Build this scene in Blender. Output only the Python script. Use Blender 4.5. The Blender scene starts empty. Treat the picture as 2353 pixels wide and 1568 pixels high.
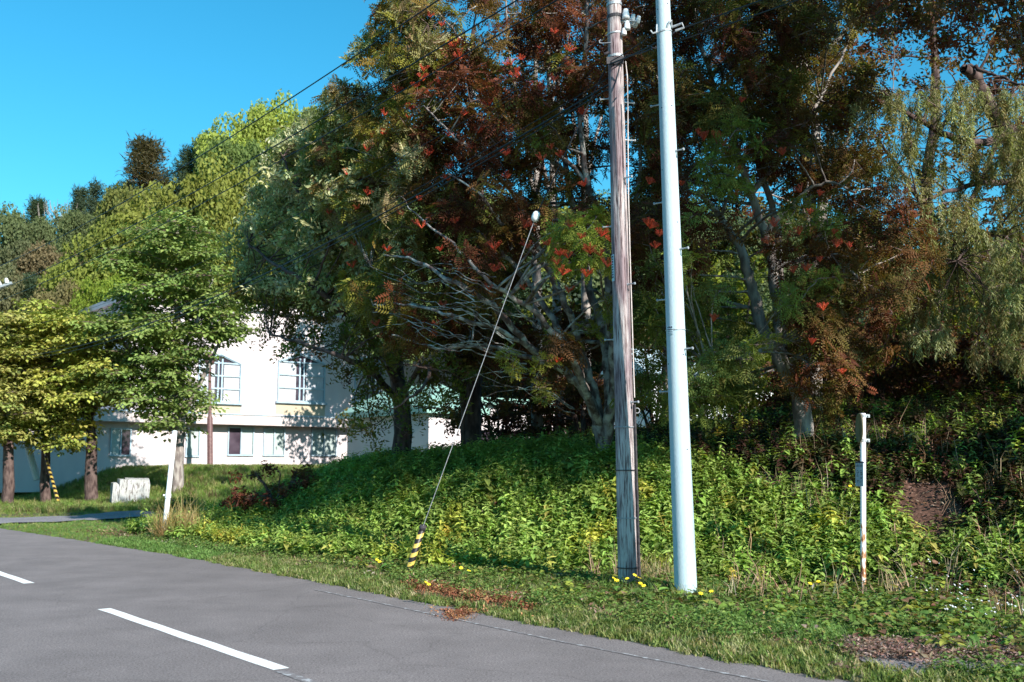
import bpy, math, random
import numpy as np
from mathutils import Vector, Matrix
random.seed(7)
rng = np.random.default_rng(11)
sc = bpy.context.scene
COL = sc.collection
R = math.radians

# ------------------------------------------------------------------ camera
CAM_H = 1.75
PITCH = math.atan(290/2353)
cam_d = bpy.data.cameras.new('camera'); cam = bpy.data.objects.new('camera', cam_d); COL.objects.link(cam)
cam.location = (0, 0, CAM_H); cam.rotation_euler = (math.pi/2 + PITCH, 0, 0)
cam_d.lens = 36; cam_d.sensor_width = 36; cam_d.clip_end = 3000; cam_d.clip_start = 0.1
cam_d.dof.use_dof = True; cam_d.dof.focus_distance = 15.5; cam_d.dof.aperture_fstop = 2.2
sc.camera = cam

# ------------------------------------------------------------------ light
SUN_EL, SUN_AZ = R(30), R(142)          # azimuth clockwise from +Y: behind the camera, to the right
w = bpy.data.worlds.new('World'); sc.world = w; w.use_nodes = True
nt = w.node_tree; nt.nodes.clear()
sky = nt.nodes.new('ShaderNodeTexSky'); sky.sky_type = 'NISHITA'; sky.sun_disc = False
sky.sun_elevation = SUN_EL; sky.sun_rotation = SUN_AZ; sky.altitude = 200
sky.air_density = 1.3; sky.dust_density = 0.6; sky.ozone_density = 1.6
hs = nt.nodes.new('ShaderNodeHueSaturation'); hs.inputs['Hue'].default_value = 0.475; hs.inputs['Saturation'].default_value = 1.35
hs.inputs['Value'].default_value = 1.0
bg = nt.nodes.new('ShaderNodeBackground'); bg.inputs['Strength'].default_value = 0.10
out = nt.nodes.new('ShaderNodeOutputWorld')
tint = nt.nodes.new('ShaderNodeMix'); tint.data_type = 'RGBA'; tint.blend_type = 'MULTIPLY'; tint.inputs[0].default_value = 1; tint.inputs[7].default_value = (.33, .80, .98, 1)
nt.links.new(sky.outputs[0], hs.inputs['Color']); nt.links.new(hs.outputs[0], tint.inputs[6]); nt.links.new(tint.outputs[2], bg.inputs['Color']); nt.links.new(bg.outputs[0], out.inputs[0])
sun_d = bpy.data.lights.new('sun', 'SUN'); sun_d.energy = 4.8; sun_d.angle = R(0.5); sun_d.color = (1.0, 0.95, 0.87)
sun = bpy.data.objects.new('sun', sun_d); COL.objects.link(sun)
SD = Vector((math.sin(SUN_AZ)*math.cos(SUN_EL), math.cos(SUN_AZ)*math.cos(SUN_EL), math.sin(SUN_EL)))
sun.rotation_euler = SD.to_track_quat('Z', 'Y').to_euler(); sun.location = (20, -20, 30)
vs = sc.view_settings; vs.view_transform = 'Standard'; vs.look = 'None'; vs.gamma = 1; vs.exposure = 1.0
sc.cycles.max_bounces = 6; sc.cycles.diffuse_bounces = 2; sc.cycles.glossy_bounces = 2; sc.cycles.transmission_bounces = 4
sc.cycles.use_denoising = True

# ------------------------------------------------------------------ pixel helpers (2353 x 1568 units)
cT, sT = math.cos(PITCH), math.sin(PITCH)
def ray(px, py):
    a = (px-1176.5)/2353; b = (784-py)/2353
    return Vector((a, cT - b*sT, sT + b*cT))
def P(px, py, y):
    r = ray(px, py); k = y/r.y
    return Vector((r.x*k, y, CAM_H + r.z*k))
def G(px, py, z=0.0):
    r = ray(px, py); k = (z-CAM_H)/r.z
    return Vector((r.x*k, r.y*k, z))
D2 = Vector((-0.624, 0.782)); N2 = Vector((0.782, 0.624))
def road(t, s, z=0.0):
    return Vector((D2.x*t + N2.x*s, D2.y*t + N2.y*s, z))
T_K = [-60, 5, 8, 12, 20, 32, 45, 90]; S_K = [7.5, 7.55, 7.5, 7.62, 7.75, 7.15, 6.8, 5.5]
def s_edge(t): return np.interp(t, T_K, S_K)

# ------------------------------------------------------------------ numpy noise
def _h(ix, iy, seed):
    n = (ix*374761393 + iy*668265263 + seed*1442695041).astype(np.int64) & 0x7fffffff
    n = ((n ^ (n >> 13))*1274126177) & 0x7fffffff
    return ((n ^ (n >> 16)) & 0xffff)/65535.0
def vnoise(x, y, sc_, seed=0):
    x = np.asarray(x, float)*sc_; y = np.asarray(y, float)*sc_
    ix = np.floor(x).astype(np.int64); iy = np.floor(y).astype(np.int64)
    fx = x-ix; fy = y-iy; fx = fx*fx*(3-2*fx); fy = fy*fy*(3-2*fy)
    return (_h(ix,iy,seed)*(1-fx)+_h(ix+1,iy,seed)*fx)*(1-fy) + (_h(ix,iy+1,seed)*(1-fx)+_h(ix+1,iy+1,seed)*fx)*fy
def fbm(x, y, s, seed=0): return 0.55*vnoise(x,y,s,seed)+0.3*vnoise(x,y,s*2.1,seed+5)+0.15*vnoise(x,y,s*4.3,seed+9)
def sst(a, b, v):
    v = np.clip((v-a)/(b-a), 0, 1); return v*v*(3-2*v)

DRIVE = [(-26, 27.2), (-19, 30.8), (-16.5, 32.2), (-14, 33.8), (-12, 35.2), (-9.5, 37)]
def seg_dist(x, y, pl):
    d = np.full(np.shape(x), 1e9)
    for (x0, y0), (x1, y1) in zip(pl[:-1], pl[1:]):
        ex, ey = x1-x0, y1-y0; L = ex*ex+ey*ey
        u = np.clip(((x-x0)*ex+(y-y0)*ey)/L, 0, 1)
        d = np.minimum(d, np.hypot(x-x0-u*ex, y-y0-u*ey))
    return d
def ts(x, y):
    t = D2.x*x + D2.y*y; s = N2.x*x + N2.y*y
    return t, s - s_edge(t)
def H(x, y):
    x = np.asarray(x, float); y = np.asarray(y, float)
    t, sp = ts(x, y)
    z = 0.06*sst(0, 0.5, sp) - 0.05*sst(0.2, -0.3, sp)
    foot = np.interp(t, [-5, 5, 8, 10, 12, 16, 20, 30], [5.0, 5.0, 4.9, 4.0, 2.8, 1.6, 1.3, 1.8])
    Bm = np.interp(t, [-30, -5, 3, 8, 12, 17, 21, 24, 26.5, 29, 60], [2.6, 2.7, 2.6, 2.15, 1.9, 1.9, 1.85, 1.6, 0.85, 0.15, 0])
    z = z + Bm*sst(foot, foot+4.8, sp)
    up = np.interp(t, [-30, 5, 10, 15, 20, 24, 60], [1.6, 1.6, 1.5, 1.1, 0.5, 0.0, 0])
    z = z + up*sst(foot+5, foot+13, sp)
    far = sst(35.5, 47.5, y)*sst(6, 12, sp)
    z = z*(1-far) + 1.6*far
    fy = np.clip((y-70)/42, 0, 1.5)
    hh = np.interp(x, [-110, -60, -45, -32, -22, -12, 0, 15, 40, 90], [9, 11, 15, 21, 25, 24, 20, 19, 19, 14])
    z = z + hh*fy*(2-fy/1.5)/1.33*0.9
    bumpy = sst(0.3, 3, sp)
    z = z + bumpy*(fbm(x, y, 0.9, 3)-0.5)*0.22 + bumpy*(fbm(x, y, 3.0, 4)-0.5)*0.05
    z = np.where(sp < -0.2, -0.05, z)
    return z
def Hs(x, y): return float(H(np.array([x]), np.array([y]))[0])

# ------------------------------------------------------------------ mesh helpers
def link(name, me, mat=None, parent=None):
    o = bpy.data.objects.new(name, me); COL.objects.link(o)
    if mat is not None and len(me.materials) == 0: me.materials.append(mat)
    if parent is not None: o.parent = parent
    return o
def np_mesh(name, V, faces, C=None, smooth=False):
    """faces: list of int arrays (n,k)"""
    me = bpy.data.meshes.new(name)
    V = np.ascontiguousarray(V, np.float32)
    me.vertices.add(len(V)); me.vertices.foreach_set('co', V.ravel())
    nl = sum(f.size for f in faces); nf = sum(len(f) for f in faces)
    me.loops.add(nl); me.polygons.add(nf)
    me.loops.foreach_set('vertex_index', np.concatenate([f.ravel() for f in faces]).astype(np.int32))
    st = []; o = 0
    for f in faces:
        st.append(o + np.arange(len(f))*f.shape[1]); o += f.size
    me.polygons.foreach_set('loop_start', np.concatenate(st).astype(np.int32))
    me.polygons.foreach_set('use_smooth', np.full(nf, bool(smooth)))
    me.update(calc_edges=True)
    if C is not None:
        a = me.color_attributes.new('Col', 'FLOAT_COLOR', 'POINT')
        c4 = np.ones((len(V), 4), np.float32); c4[:, :3] = C
        a.data.foreach_set('color', c4.ravel())
    return me
class MB:
    """collects shapes for ONE mesh"""
    def __init__(s): s.V = []; s.F = {3: [], 4: []}; s.n = 0; s.polys = []
    def add(s, V, F):
        V = np.asarray(V, float); F = np.asarray(F, int)
        s.V.append(V); s.F.setdefault(F.shape[1], []).append(F + s.n); s.n += len(V)
    def box(s, lo, hi, M=None, bev=0):
        x0, y0, z0 = lo; x1, y1, z1 = hi
        V = np.array([(x0,y0,z0),(x1,y0,z0),(x1,y1,z0),(x0,y1,z0),(x0,y0,z1),(x1,y0,z1),(x1,y1,z1),(x0,y1,z1)], float)
        if M is not None: V = np.array([tuple(M @ Vector(v)) for v in V])
        s.add(V, [(0,3,2,1),(4,5,6,7),(0,1,5,4),(1,2,6,5),(2,3,7,6),(3,0,4,7)])
    def tube(s, pts, rad, sides=8, cap=True):
        pts = [Vector(p) for p in pts]; n = len(pts)
        if not hasattr(rad, '__len__'): rad = [rad]*n
        rings = []; ref = None
        for i, p in enumerate(pts):
            d = (pts[min(i+1, n-1)]-pts[max(i-1, 0)])
            if d.length < 1e-9: d = Vector((0, 0, 1))
            d.normalize()
            if ref is None: ref = Vector((1, 0, 0)) if abs(d.x) < 0.9 else Vector((0, 1, 0))
            a = (ref - d*ref.dot(d)).normalized(); b = d.cross(a); ref = a
            for k in range(sides):
                th = 2*math.pi*k/sides
                rings.append(tuple(p + a*(rad[i]*math.cos(th)) + b*(rad[i]*math.sin(th))))
        F = []
        for i in range(n-1):
            for k in range(sides):
                k2 = (k+1) % sides
                F.append((i*sides+k, i*sides+k2, (i+1)*sides+k2, (i+1)*sides+k))
        s.add(rings, F)
        if cap:
            base = s.n
            for i, flip in ((0, True), (n-1, False)):
                ring = rings[i*sides:(i+1)*sides]
                V = ring + [tuple(pts[i])]
                T = [((k+1) % sides, k, sides) if flip else (k, (k+1) % sides, sides) for k in range(sides)]
                s.add(V, T)
    def prisms(s, A, B, r0, r1, sides=3):
        A = np.asarray(A, float); B = np.asarray(B, float); n = len(A)
        if n == 0: return
        d = B-A; L = np.linalg.norm(d, axis=1, keepdims=True)+1e-9; d = d/L
        ref = np.tile([0.31, 0.52, 0.79], (n, 1)); a = np.cross(d, ref); a /= np.linalg.norm(a, axis=1, keepdims=True)+1e-9; b = np.cross(d, a)
        V = np.zeros((n, 2*sides, 3))
        for k in range(sides):
            th = 2*math.pi*k/sides; o = a*math.cos(th)+b*math.sin(th)
            V[:, k] = A+o*np.reshape(r0, (-1, 1)); V[:, sides+k] = B+o*np.reshape(r1, (-1, 1))
        f = np.array([(k, (k+1) % sides, sides+(k+1) % sides, sides+k) for k in range(sides)])
        F = (f[None]+(np.arange(n)*2*sides)[:, None, None]).reshape(-1, 4)
        s.add(V.reshape(-1, 3), F)
    def revolve(s, prof, M=None, seg=16):
        V = []
        for r, z in prof:
            for k in range(seg):
                th = 2*math.pi*k/seg; v = Vector((r*math.cos(th), r*math.sin(th), z))
                V.append(tuple(M @ v) if M is not None else tuple(v))
        F = []
        for i in range(len(prof)-1):
            for k in range(seg):
                k2 = (k+1) % seg; F.append((i*seg+k, i*seg+k2, (i+1)*seg+k2, (i+1)*seg+k))
        s.add(V, F)
    def quad(s, *p): s.add([tuple(v) for v in p], [(0, 1, 2, 3)])
    def mesh(s, name, smooth=False, C=None):
        V = np.concatenate(s.V) if s.V else np.zeros((0, 3))
        return np_mesh(name, V, [np.concatenate(f) for f in s.F.values() if f], C, smooth)
    def build(s, name, mat, parent=None, smooth=False): return link(name, s.mesh(name, smooth), mat, parent)
def tag(o, label, cat, group=None, kind=None):
    if label: o['label'] = label
    if cat: o['category'] = cat
    if group: o['group'] = group
    if kind: o['kind'] = kind
    return o
def empty(name, loc, label, cat, group=None):
    o = bpy.data.objects.new(name, None); COL.objects.link(o); o.location = loc; o.empty_display_size = 0.2
    return tag(o, label, cat, group)
def loc_build(mb, name, mat, root, smooth=False):
    """build a mesh given in world coords as child of root (translation only roots)"""
    o = mb.build(name, mat, root, smooth); o.location = -Vector(root.location); return o

# ------------------------------------------------------------------ materials
def mat_new(name):
    m = bpy.data.materials.new(name); m.use_nodes = True; m.node_tree.nodes.clear()
    return m, m.node_tree
def N(nt, typ, **kw):
    n = nt.nodes.new(typ)
    for k, v in kw.items():
        if k in n.inputs: n.inputs[k].default_value = v
        else: setattr(n, k, v)
    return n
def principled(nt, rough=0.7, spec=0.3):
    b = N(nt, 'ShaderNodeBsdfPrincipled'); b.inputs['Roughness'].default_value = rough; b.inputs['Specular IOR Level'].default_value = spec
    o = N(nt, 'ShaderNodeOutputMaterial'); nt.links.new(b.outputs[0], o.inputs[0]); return b
def noise_mat(name, c1, c2, scale=5, rough=0.75, detail=6, lo=0.35, hi=0.65, stretch=(1,1,1), bump=0.0, spec=0.3, c3=None, s3=1.0, metallic=0, coord='Object'):
    m, nt = mat_new(name); b = principled(nt, rough, spec); b.inputs['Metallic'].default_value = metallic
    tc = N(nt, 'ShaderNodeTexCoord'); mp = N(nt, 'ShaderNodeMapping'); mp.inputs['Scale'].default_value = stretch
    nt.links.new(tc.outputs[coord], mp.inputs[0])
    nz = N(nt, 'ShaderNodeTexNoise', Scale=scale, Detail=detail); nt.links.new(mp.outputs[0], nz.inputs['Vector'])
    cr = N(nt, 'ShaderNodeValToRGB'); e = cr.color_ramp.elements
    e[0].position = lo; e[0].color = (*c1, 1); e[1].position = hi; e[1].color = (*c2, 1)
    nt.links.new(nz.outputs[0], cr.inputs[0]); col = cr.outputs[0]
    if c3 is not None:
        n3 = N(nt, 'ShaderNodeTexNoise', Scale=s3, Detail=4); nt.links.new(tc.outputs[coord], n3.inputs['Vector'])
        r3 = N(nt, 'ShaderNodeValToRGB'); r3.color_ramp.elements[0].position = 0.48; r3.color_ramp.elements[1].position = 0.62
        nt.links.new(n3.outputs[0], r3.inputs[0])
        mx = N(nt, 'ShaderNodeMix', data_type='RGBA'); nt.links.new(r3.outputs[0], mx.inputs[0]); nt.links.new(col, mx.inputs[6]); mx.inputs[7].default_value = (*c3, 1)
        col = mx.outputs[2]
    nt.links.new(col, b.inputs['Base Color'])
    if bump:
        bp = N(nt, 'ShaderNodeBump', Strength=bump, Distance=0.02); nt.links.new(nz.outputs[0], bp.inputs['Height']); nt.links.new(bp.outputs[0], b.inputs['Normal'])
    return m
def leaf_mat(name, trans=0.3, rough=0.6, spec=0.15, objcol=True, tmul=(1.5, 1.5, 0.7)):
    m, nt = mat_new(name)
    at = N(nt, 'ShaderNodeAttribute', attribute_name='Col'); col = at.outputs['Color']
    if objcol:
        oi = N(nt, 'ShaderNodeObjectInfo'); mx = N(nt, 'ShaderNodeMix', data_type='RGBA', blend_type='MULTIPLY'); mx.inputs[0].default_value = 1
        nt.links.new(col, mx.inputs[6]); nt.links.new(oi.outputs['Color'], mx.inputs[7]); col = mx.outputs[2]
    b = N(nt, 'ShaderNodeBsdfPrincipled'); b.inputs['Roughness'].default_value = rough; b.inputs['Specular IOR Level'].default_value = spec
    nt.links.new(col, b.inputs['Base Color'])
    m2 = N(nt, 'ShaderNodeMix', data_type='RGBA', blend_type='MULTIPLY'); m2.inputs[0].default_value = 1
    nt.links.new(col, m2.inputs[6]); m2.inputs[7].default_value = (*tmul, 1)
    tr = N(nt, 'ShaderNodeBsdfTranslucent'); nt.links.new(m2.outputs[2], tr.inputs[0])
    ms = N(nt, 'ShaderNodeMixShader'); ms.inputs[0].default_value = trans
    o = N(nt, 'ShaderNodeOutputMaterial')
    nt.links.new(b.outputs[0], ms.inputs[1]); nt.links.new(tr.outputs[0], ms.inputs[2]); nt.links.new(ms.outputs[0], o.inputs[0])
    return m
M_LEAF = leaf_mat('leaf'); M_GRASS = leaf_mat('grass_blade', trans=0.35, rough=0.6); M_LITTER = leaf_mat('dry_litter', trans=0.05, rough=0.9, spec=0.1)
M_BARK = noise_mat('bark', (0.085, 0.055, 0.05), (0.22, 0.19, 0.18), 9, 0.9, 8, 0.4, 0.62, (1, 1, 0.6), 0.5, 0.15, (0.42, 0.41, 0.38), 5.0)
M_BARKD = noise_mat('dark_bark', (0.05, 0.032, 0.03), (0.13, 0.09, 0.08), 9, 0.9, 8, 0.4, 0.62, (1, 1, 0.35), 0.5, 0.15)
M_BARKG = noise_mat('grey_bark', (0.16, 0.13, 0.12), (0.34, 0.3, 0.27), 9, 0.9, 8, 0.4, 0.62, (1, 1, 0.35), 0.5, 0.15)
M_TWIG = noise_mat('twig', (0.10, 0.06, 0.055), (0.2, 0.14, 0.125), 9, 0.9, 3)
M_BERRY = noise_mat('berry', (.42, .03, .016), (.60, .09, .03), 12, 0.4, 2, spec=0.4)
M_STEEL = noise_mat('galvanised_steel', (0.32, 0.34, 0.36), (0.48, 0.5, 0.52), 30, 0.45, 4, metallic=0.4)
M_DARKM = noise_mat('dark_metal', (0.03, 0.025, 0.03), (0.07, 0.06, 0.065), 20, 0.5, 4)
M_WIRE = noise_mat('black_cable', (0.012, 0.012, 0.016), (0.03, 0.03, 0.035), 20, 0.5, 2)
M_PORC = noise_mat('white_porcelain', (0.72, 0.74, 0.76), (0.85, 0.85, 0.85), 6, 0.15, 2, spec=0.6)
M_STEELW = noise_mat('steel_wire', (.22, .22, .24), (.4, .4, .42), 40, .4, 2)

# ------------------------------------------------------------------ templates for foliage
def leaf_pts(L, Wd, base, dir_, nrm, droop=0.0, kind='q'):
    """one leaf as vertices: quad diamond folded ('q') or six-triangle leaf ('l')"""
    d = Vector(dir_).normalized(); n = Vector(nrm); n = (n - d*n.dot(d)).normalized(); sd = d.cross(n); b = Vector(base)
    if kind == 'q':
        return [b, b+d*(L*.45)+sd*(Wd*.5)+n*(Wd*.12), b+d*L-n*(droop*L), b+d*(L*.45)-sd*(Wd*.5)+n*(Wd*.12)], [(0, 1, 2, 3)]
    def mid(u): return b + d*(L*u) - n*(droop*L*u*u)
    m1 = mid(.4); tip = mid(1)
    a1 = mid(.25)+sd*(Wd*.46)+n*(Wd*.14); a2 = mid(.62)+sd*(Wd*.38)+n*(Wd*.1)
    c1 = mid(.25)-sd*(Wd*.46)+n*(Wd*.14); c2 = mid(.62)-sd*(Wd*.38)+n*(Wd*.1)
    return [b, a1, a2, tip, c2, c1, m1], [(0, 1, 6), (1, 2, 6), (2, 3, 6), (3, 4, 6), (4, 5, 6), (5, 0, 6)]
class TP:
    def __init__(s): s.V = []; s.F = []; s.T = []
    def leaf(s, L, Wd, base, d, n, droop=0, kind='q', tint=1.0):
        v, f = leaf_pts(L, Wd, base, d, n, droop, kind); o = len(s.V)
        s.V += [tuple(p) for p in v]; s.F += [tuple(i+o for i in q) for q in f]
        if not hasattr(tint, '__len__'): tint = (tint, tint, tint)
        s.T += [tint]*len(v)
    def done(s): return np.array(s.V), np.array(s.F), np.array(s.T)
def rv(a=-1, b=1): return random.uniform(a, b)
def t_rowan():
    t = TP(); nl = random.randint(5, 7)
    for i in range(nl):
        az = 2*math.pi*i/nl + rv(-.4, .4); el = rv(-.2, .75)
        L = rv(.17, .25); d = Vector((math.cos(az)*math.cos(el), math.sin(az)*math.cos(el), math.sin(el)))
        up = Vector((rv(-.3, .3), rv(-.3, .3), 1)); up = (up-d*up.dot(d)).normalized(); sd = d.cross(up)
        tint = rv(.75, 1.2); npair = 5
        def rach(u): return d*(L*u) - up*(L*.35*u*u)
        for k in range(npair):
            u = .28+.62*k/(npair-1); p = rach(u); ll = L*.33*(1-abs(u-.55)*.5)
            for sg in (-1, 1):
                t.leaf(ll, ll*.40, p, sd*sg*1.0+d*.45-up*.15, up+sd*sg*rv(-.2, .3), 0.1, 'q', tint*rv(.9, 1.1))
        t.leaf(L*.3, L*.1, rach(.95), d-up*.4, up, 0.1, 'q', tint)
    return t.done()
def t_sprig(n=9, L=.11, W=.055, flat=0.5, drop=0.3, length=.32):
    t = TP()
    for i in range(n):
        u = i/(n-1); az = rv(0, 2*math.pi); base = Vector((rv(-.03, .03), rv(-.03, .03), length*u)) + Vector((0, 0, -length*.5))
        d = Vector((math.cos(az), math.sin(az), rv(-.2, .6)-drop)); l = L*rv(.7, 1.2)
        t.leaf(l, W*rv(.8, 1.1), base, d, Vector((rv(-.4, .4), rv(-.4, .4), 1)), .15, 'q', rv(.75, 1.25))
    return t.done()
def t_pad(n=12, R0=.3, L=.13, W=.1):
    t = TP()
    for i in range(n):
        r = R0*math.sqrt(random.random()); a = rv(0, 6.28); base = Vector((r*math.cos(a), r*math.sin(a), rv(-.05, .05)-r*.15)); a2 = a+rv(-1, 1)
        t.leaf(L*rv(.75, 1.2), W*rv(.8, 1.1), base, Vector((math.cos(a2), math.sin(a2), rv(-.5, .1))), Vector((rv(-.4, .4), rv(-.4, .4), 1)), .1, 'q', rv(.75, 1.2))
    return t.done()
def t_hang(n=20, L=.1, W=.045, length=.45):
    """hanging spray: leaves droop from a thin shoot"""
    t = TP()
    for i in range(n):
        u = (i+.5)/n; az = rv(0, 6.28); base = Vector((rv(-.06, .06), rv(-.06, .06), -length*u))
        t.leaf(L*rv(.7, 1.2), W, base, Vector((math.cos(az)*.7, math.sin(az)*.7, rv(-1.0, -.2))), Vector((math.cos(az), math.sin(az), .8)), .1, 'q', rv(.7, 1.25))
    return t.done()
def t_willow(n=40, length=.6):
    t = TP(); cx, cy = rv(-.12, .12), rv(-.12, .12)
    for i in range(n):
        u = (i+.5)/n; az = rv(0, 6.28); base = Vector((cx*u*u+rv(-.03, .03), cy*u*u+rv(-.03, .03), -length*u+.1*math.sin(u*3)))
        t.leaf(rv(.10, .17), .030, base, Vector((math.cos(az)*.8, math.sin(az)*.8, rv(-1.1, -.2))), Vector((math.cos(az), math.sin(az), .6)), .1, 'q', rv(.75, 1.2))
    return t.done()
def t_far(n=20, S=.27, R0=.55):
    t = TP()
    for i in range(n):
        base = Vector((rv(-R0, R0), rv(-R0, R0), rv(-R0*.4, R0*.4))); az = rv(0, 6.28); el = rv(-.7, .5)
        t.leaf(S*rv(.6, 1.2), S*rv(.5, .8), base, Vector((math.cos(az)*math.cos(el), math.sin(az)*math.cos(el), math.sin(el))), Vector((rv(-1.2, 1.2), rv(-1.2, 1.2), rv(-.2, 1))), .1, 'q', rv(.7, 1.3))
    return t.done()
def t_needle(n=16, S=.5, R0=.45):
    t = TP()
    for i in range(n):
        base = Vector((rv(-R0, R0), rv(-R0, R0), rv(-.15, .15))); az = rv(0, 6.28)
        t.leaf(S*rv(.6, 1.2), S*.16, base, Vector((math.cos(az), math.sin(az), rv(-.2, .7))), Vector((rv(-.6, .6), rv(-.6, .6), 1)), 0, 'q', rv(.7, 1.25))
    return t.done()
def t_herb(hgt=.55, n=8, L=.13, W=.055):
    """upright stem with opposite pointed drooping leaves"""
    t = TP(); lx, ly = rv(-.12, .12), rv(-.12, .12)
    for i in range(n):
        u = .25+.75*(i/(n-1)); p = Vector((lx*u*u, ly*u*u, hgt*u)); a0 = i*1.57+rv(-.4, .4)
        l = L*(1.05-.5*abs(u-.6))*rv(.8, 1.2)
        if i == n-1: l *= .6
        for sg in (0, math.pi):
            az = a0+sg; el = rv(.0, .5) if i < n-1 else rv(.6, 1.1)
            t.leaf(l, W*l/L*rv(.85, 1.15), p, Vector((math.cos(az)*math.cos(el), math.sin(az)*math.cos(el), math.sin(el))), (0, 0, 1), rv(.35, .75), 'l', rv(.75, 1.2))
    # stem: a thin folded strip
    o = len(t.V); t.V += [(-.004, 0, 0), (.004, 0, 0), (lx+.003, ly, hgt), (lx-.003, ly, hgt)]
    t.F += [(o, o+1, o+2), (o, o+2, o+3)]; t.T += [(1.0, .9, 1.0)]*4
    return t.done()
def t_broadweed(n=9, L=.16, W=.13):
    t = TP()
    for i in range(n):
        az = rv(0, 6.28); r = rv(.02, .16); h = rv(.06, .28); p = Vector((math.cos(az)*r, math.sin(az)*r, h))
        t.leaf(L*rv(.5, 1.1), W*rv(.6, 1), p, Vector((math.cos(az), math.sin(az), rv(-.3, .3))), (rv(-.3, .3), rv(-.3, .3), 1), rv(.1, .4), 'l', rv(.75, 1.2))
    return t.done()
def t_grass(n=14, hgt=.22, spread=.07, wd=.006, lean=.5):
    t = TP(); V = []; 
    for i in range(n):
        a = rv(0, 6.28); r = spread*math.sqrt(random.random()); b = Vector((r*math.cos(a), r*math.sin(a), -.01)); h = hgt*rv(.5, 1.15)
        la = rv(0, 6.28); ln = lean*rv(.3, 1.3)*h; s = Vector((-math.sin(la), math.cos(la), 0))*wd; ld = Vector((math.cos(la), math.sin(la), 0))
        m1 = b + Vector((0, 0, h*.6)) + ld*ln*.3; tip = b+Vector((0, 0, h*rv(.75, 1)))+ld*ln
        o = len(t.V); t.V += [tuple(b-s), tuple(b+s), tuple(m1+s*.8), tuple(m1-s*.8), tuple(tip)]
        t.F += [(o, o+1, o+2), (o, o+2, o+3), (o+3, o+2, o+4)]; k = rv(.75, 1.25); t.T += [(k, k, k*.9)]*5
    return t.done()
def t_litter(n=14, R0=.14, S=.05):
    t = TP()
    for i in range(n):
        a = rv(0, 6.28); t.leaf(S*rv(.6, 1.4), S*rv(.25, .6), (rv(-R0, R0), rv(-R0, R0), rv(0, .03)), (math.cos(a), math.sin(a), rv(-.1, .5)), (rv(-.5, .5), rv(-.5, .5), 1), 0, 'q', rv(.6, 1.3))
    return t.done()
def variants(fn, n, *a, **k): return [fn(*a, **k) for _ in range(n)]
T_ROWAN = variants(t_rowan, 5); T_SPRIG = variants(t_sprig, 4); T_PAD = variants(t_pad, 4); T_HANG = variants(t_hang, 4)
T_WILLOW = variants(t_willow, 5); T_FAR = variants(t_far, 4); T_NEEDLE = variants(t_needle, 4)

def frames(z, roll=None):
    z = z/(np.linalg.norm(z, axis=1, keepdims=True)+1e-9); n = len(z)
    r = rng.normal(size=(n, 3)); x = np.cross(r, z); x /= np.linalg.norm(x, axis=1, keepdims=True)+1e-9
    return np.stack([x, np.cross(z, x), z], axis=2)
def stamp(tpls, pos, rot, scl, col):
    """returns V, F, C of all templates placed"""
    pos = np.asarray(pos, float); n = len(pos); idx = rng.integers(0, len(tpls), n)
    Vs, Fs, Cs = [], [], []; off = 0
    scl = np.broadcast_to(np.asarray(scl, float).reshape(-1), (n,)) if np.ndim(scl) else np.full(n, scl)
    for k, (tv, tf, tt) in enumerate(tpls):
        m = np.where(idx == k)[0]
        if len(m) == 0: continue
        v = np.einsum('nij,vj->nvi', rot[m], tv)*scl[m][:, None, None] + pos[m][:, None]
        c = col[m][:, None]*tt[None]
        f = tf[None]+(off+np.arange(len(m))*len(tv))[:, None, None]
        Vs.append(v.reshape(-1, 3)); Cs.append(c.reshape(-1, 3)); Fs.append(f.reshape(-1, tf.shape[1])); off += len(m)*len(tv)
    return np.concatenate(Vs), np.concatenate(Fs), np.clip(np.concatenate(Cs), 0, 1)
def foliage(name, tpls, pos, rot, scl, col, mat, parent=None, smooth=False):
    V, F, C = stamp(tpls, pos, rot, scl, col)
    o = link(name, np_mesh(name, V, [F], C, smooth), mat, parent)
    return o
def palette(n, cols, wts, jit=.12):
    c = np.array(cols)[rng.choice(len(cols), n, p=np.array(wts)/sum(wts))]
    return np.clip(c*(1+rng.normal(0, jit, (n, 1)))*(1+rng.normal(0, jit*.5, (n, 3))), 0.002, 1)

# ================================================================== SETTING: ground
def axis(lo, hi, near0, near1, fine, coarse_n):
    a = list(np.arange(near0, near1, fine))
    left = near0 - np.geomspace(fine, near0-lo, coarse_n)[::1]; right = near1 + np.geomspace(fine, hi-near1, coarse_n)
    return np.array(sorted(set(np.round(np.concatenate([left, a, right, [near1]]), 4))))
gx = axis(-400, 400, -14, 11, .2, 70); gy = axis(-120, 700, 6, 32, .2, 90)
X, Y = np.meshgrid(gx, gy); Z = H(X, Y)
Tt, Sp = ts(X, Y)
def ground_col(X, Y):
    t, sp = ts(X, Y)
    n1 = fbm(X, Y, 1.3, 21)[..., None]; n2 = fbm(X, Y, 5, 22)[..., None]
    soil = np.array((.06, .034, .028)); green = np.array((.05, .085, .022)); straw = np.array((.2, .15, .10)); litter = np.array((.13, .07, .05))
    c = soil*(1-n2) + litter*n2
    verge = (sst(-.2, .3, sp)*sst(3.6, 2.2, sp))[..., None]
    c = c*(1-verge) + verge*(green*n1+straw*(1-n1)*.9)
    lft = (sst(14, 22, t)*sst(-.3, .1, sp)*sst(60, 50, Y))[..., None]*sst(26, 30, t)[..., None]
    c = c*(1-lft)+lft*(green*1.2*n1+straw*(1-n1)*.7)
    farm = sst(66, 75, Y)[..., None]; c = c*(1-farm)+farm*np.array((.035, .045, .018))
    return c
Cg = ground_col(X, Y)
ny, nx = X.shape; ii = np.arange(ny*nx).reshape(ny, nx)
Fg = np.stack([ii[:-1, :-1], ii[:-1, 1:], ii[1:, 1:], ii[1:, :-1]], -1).reshape(-1, 4)
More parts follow.
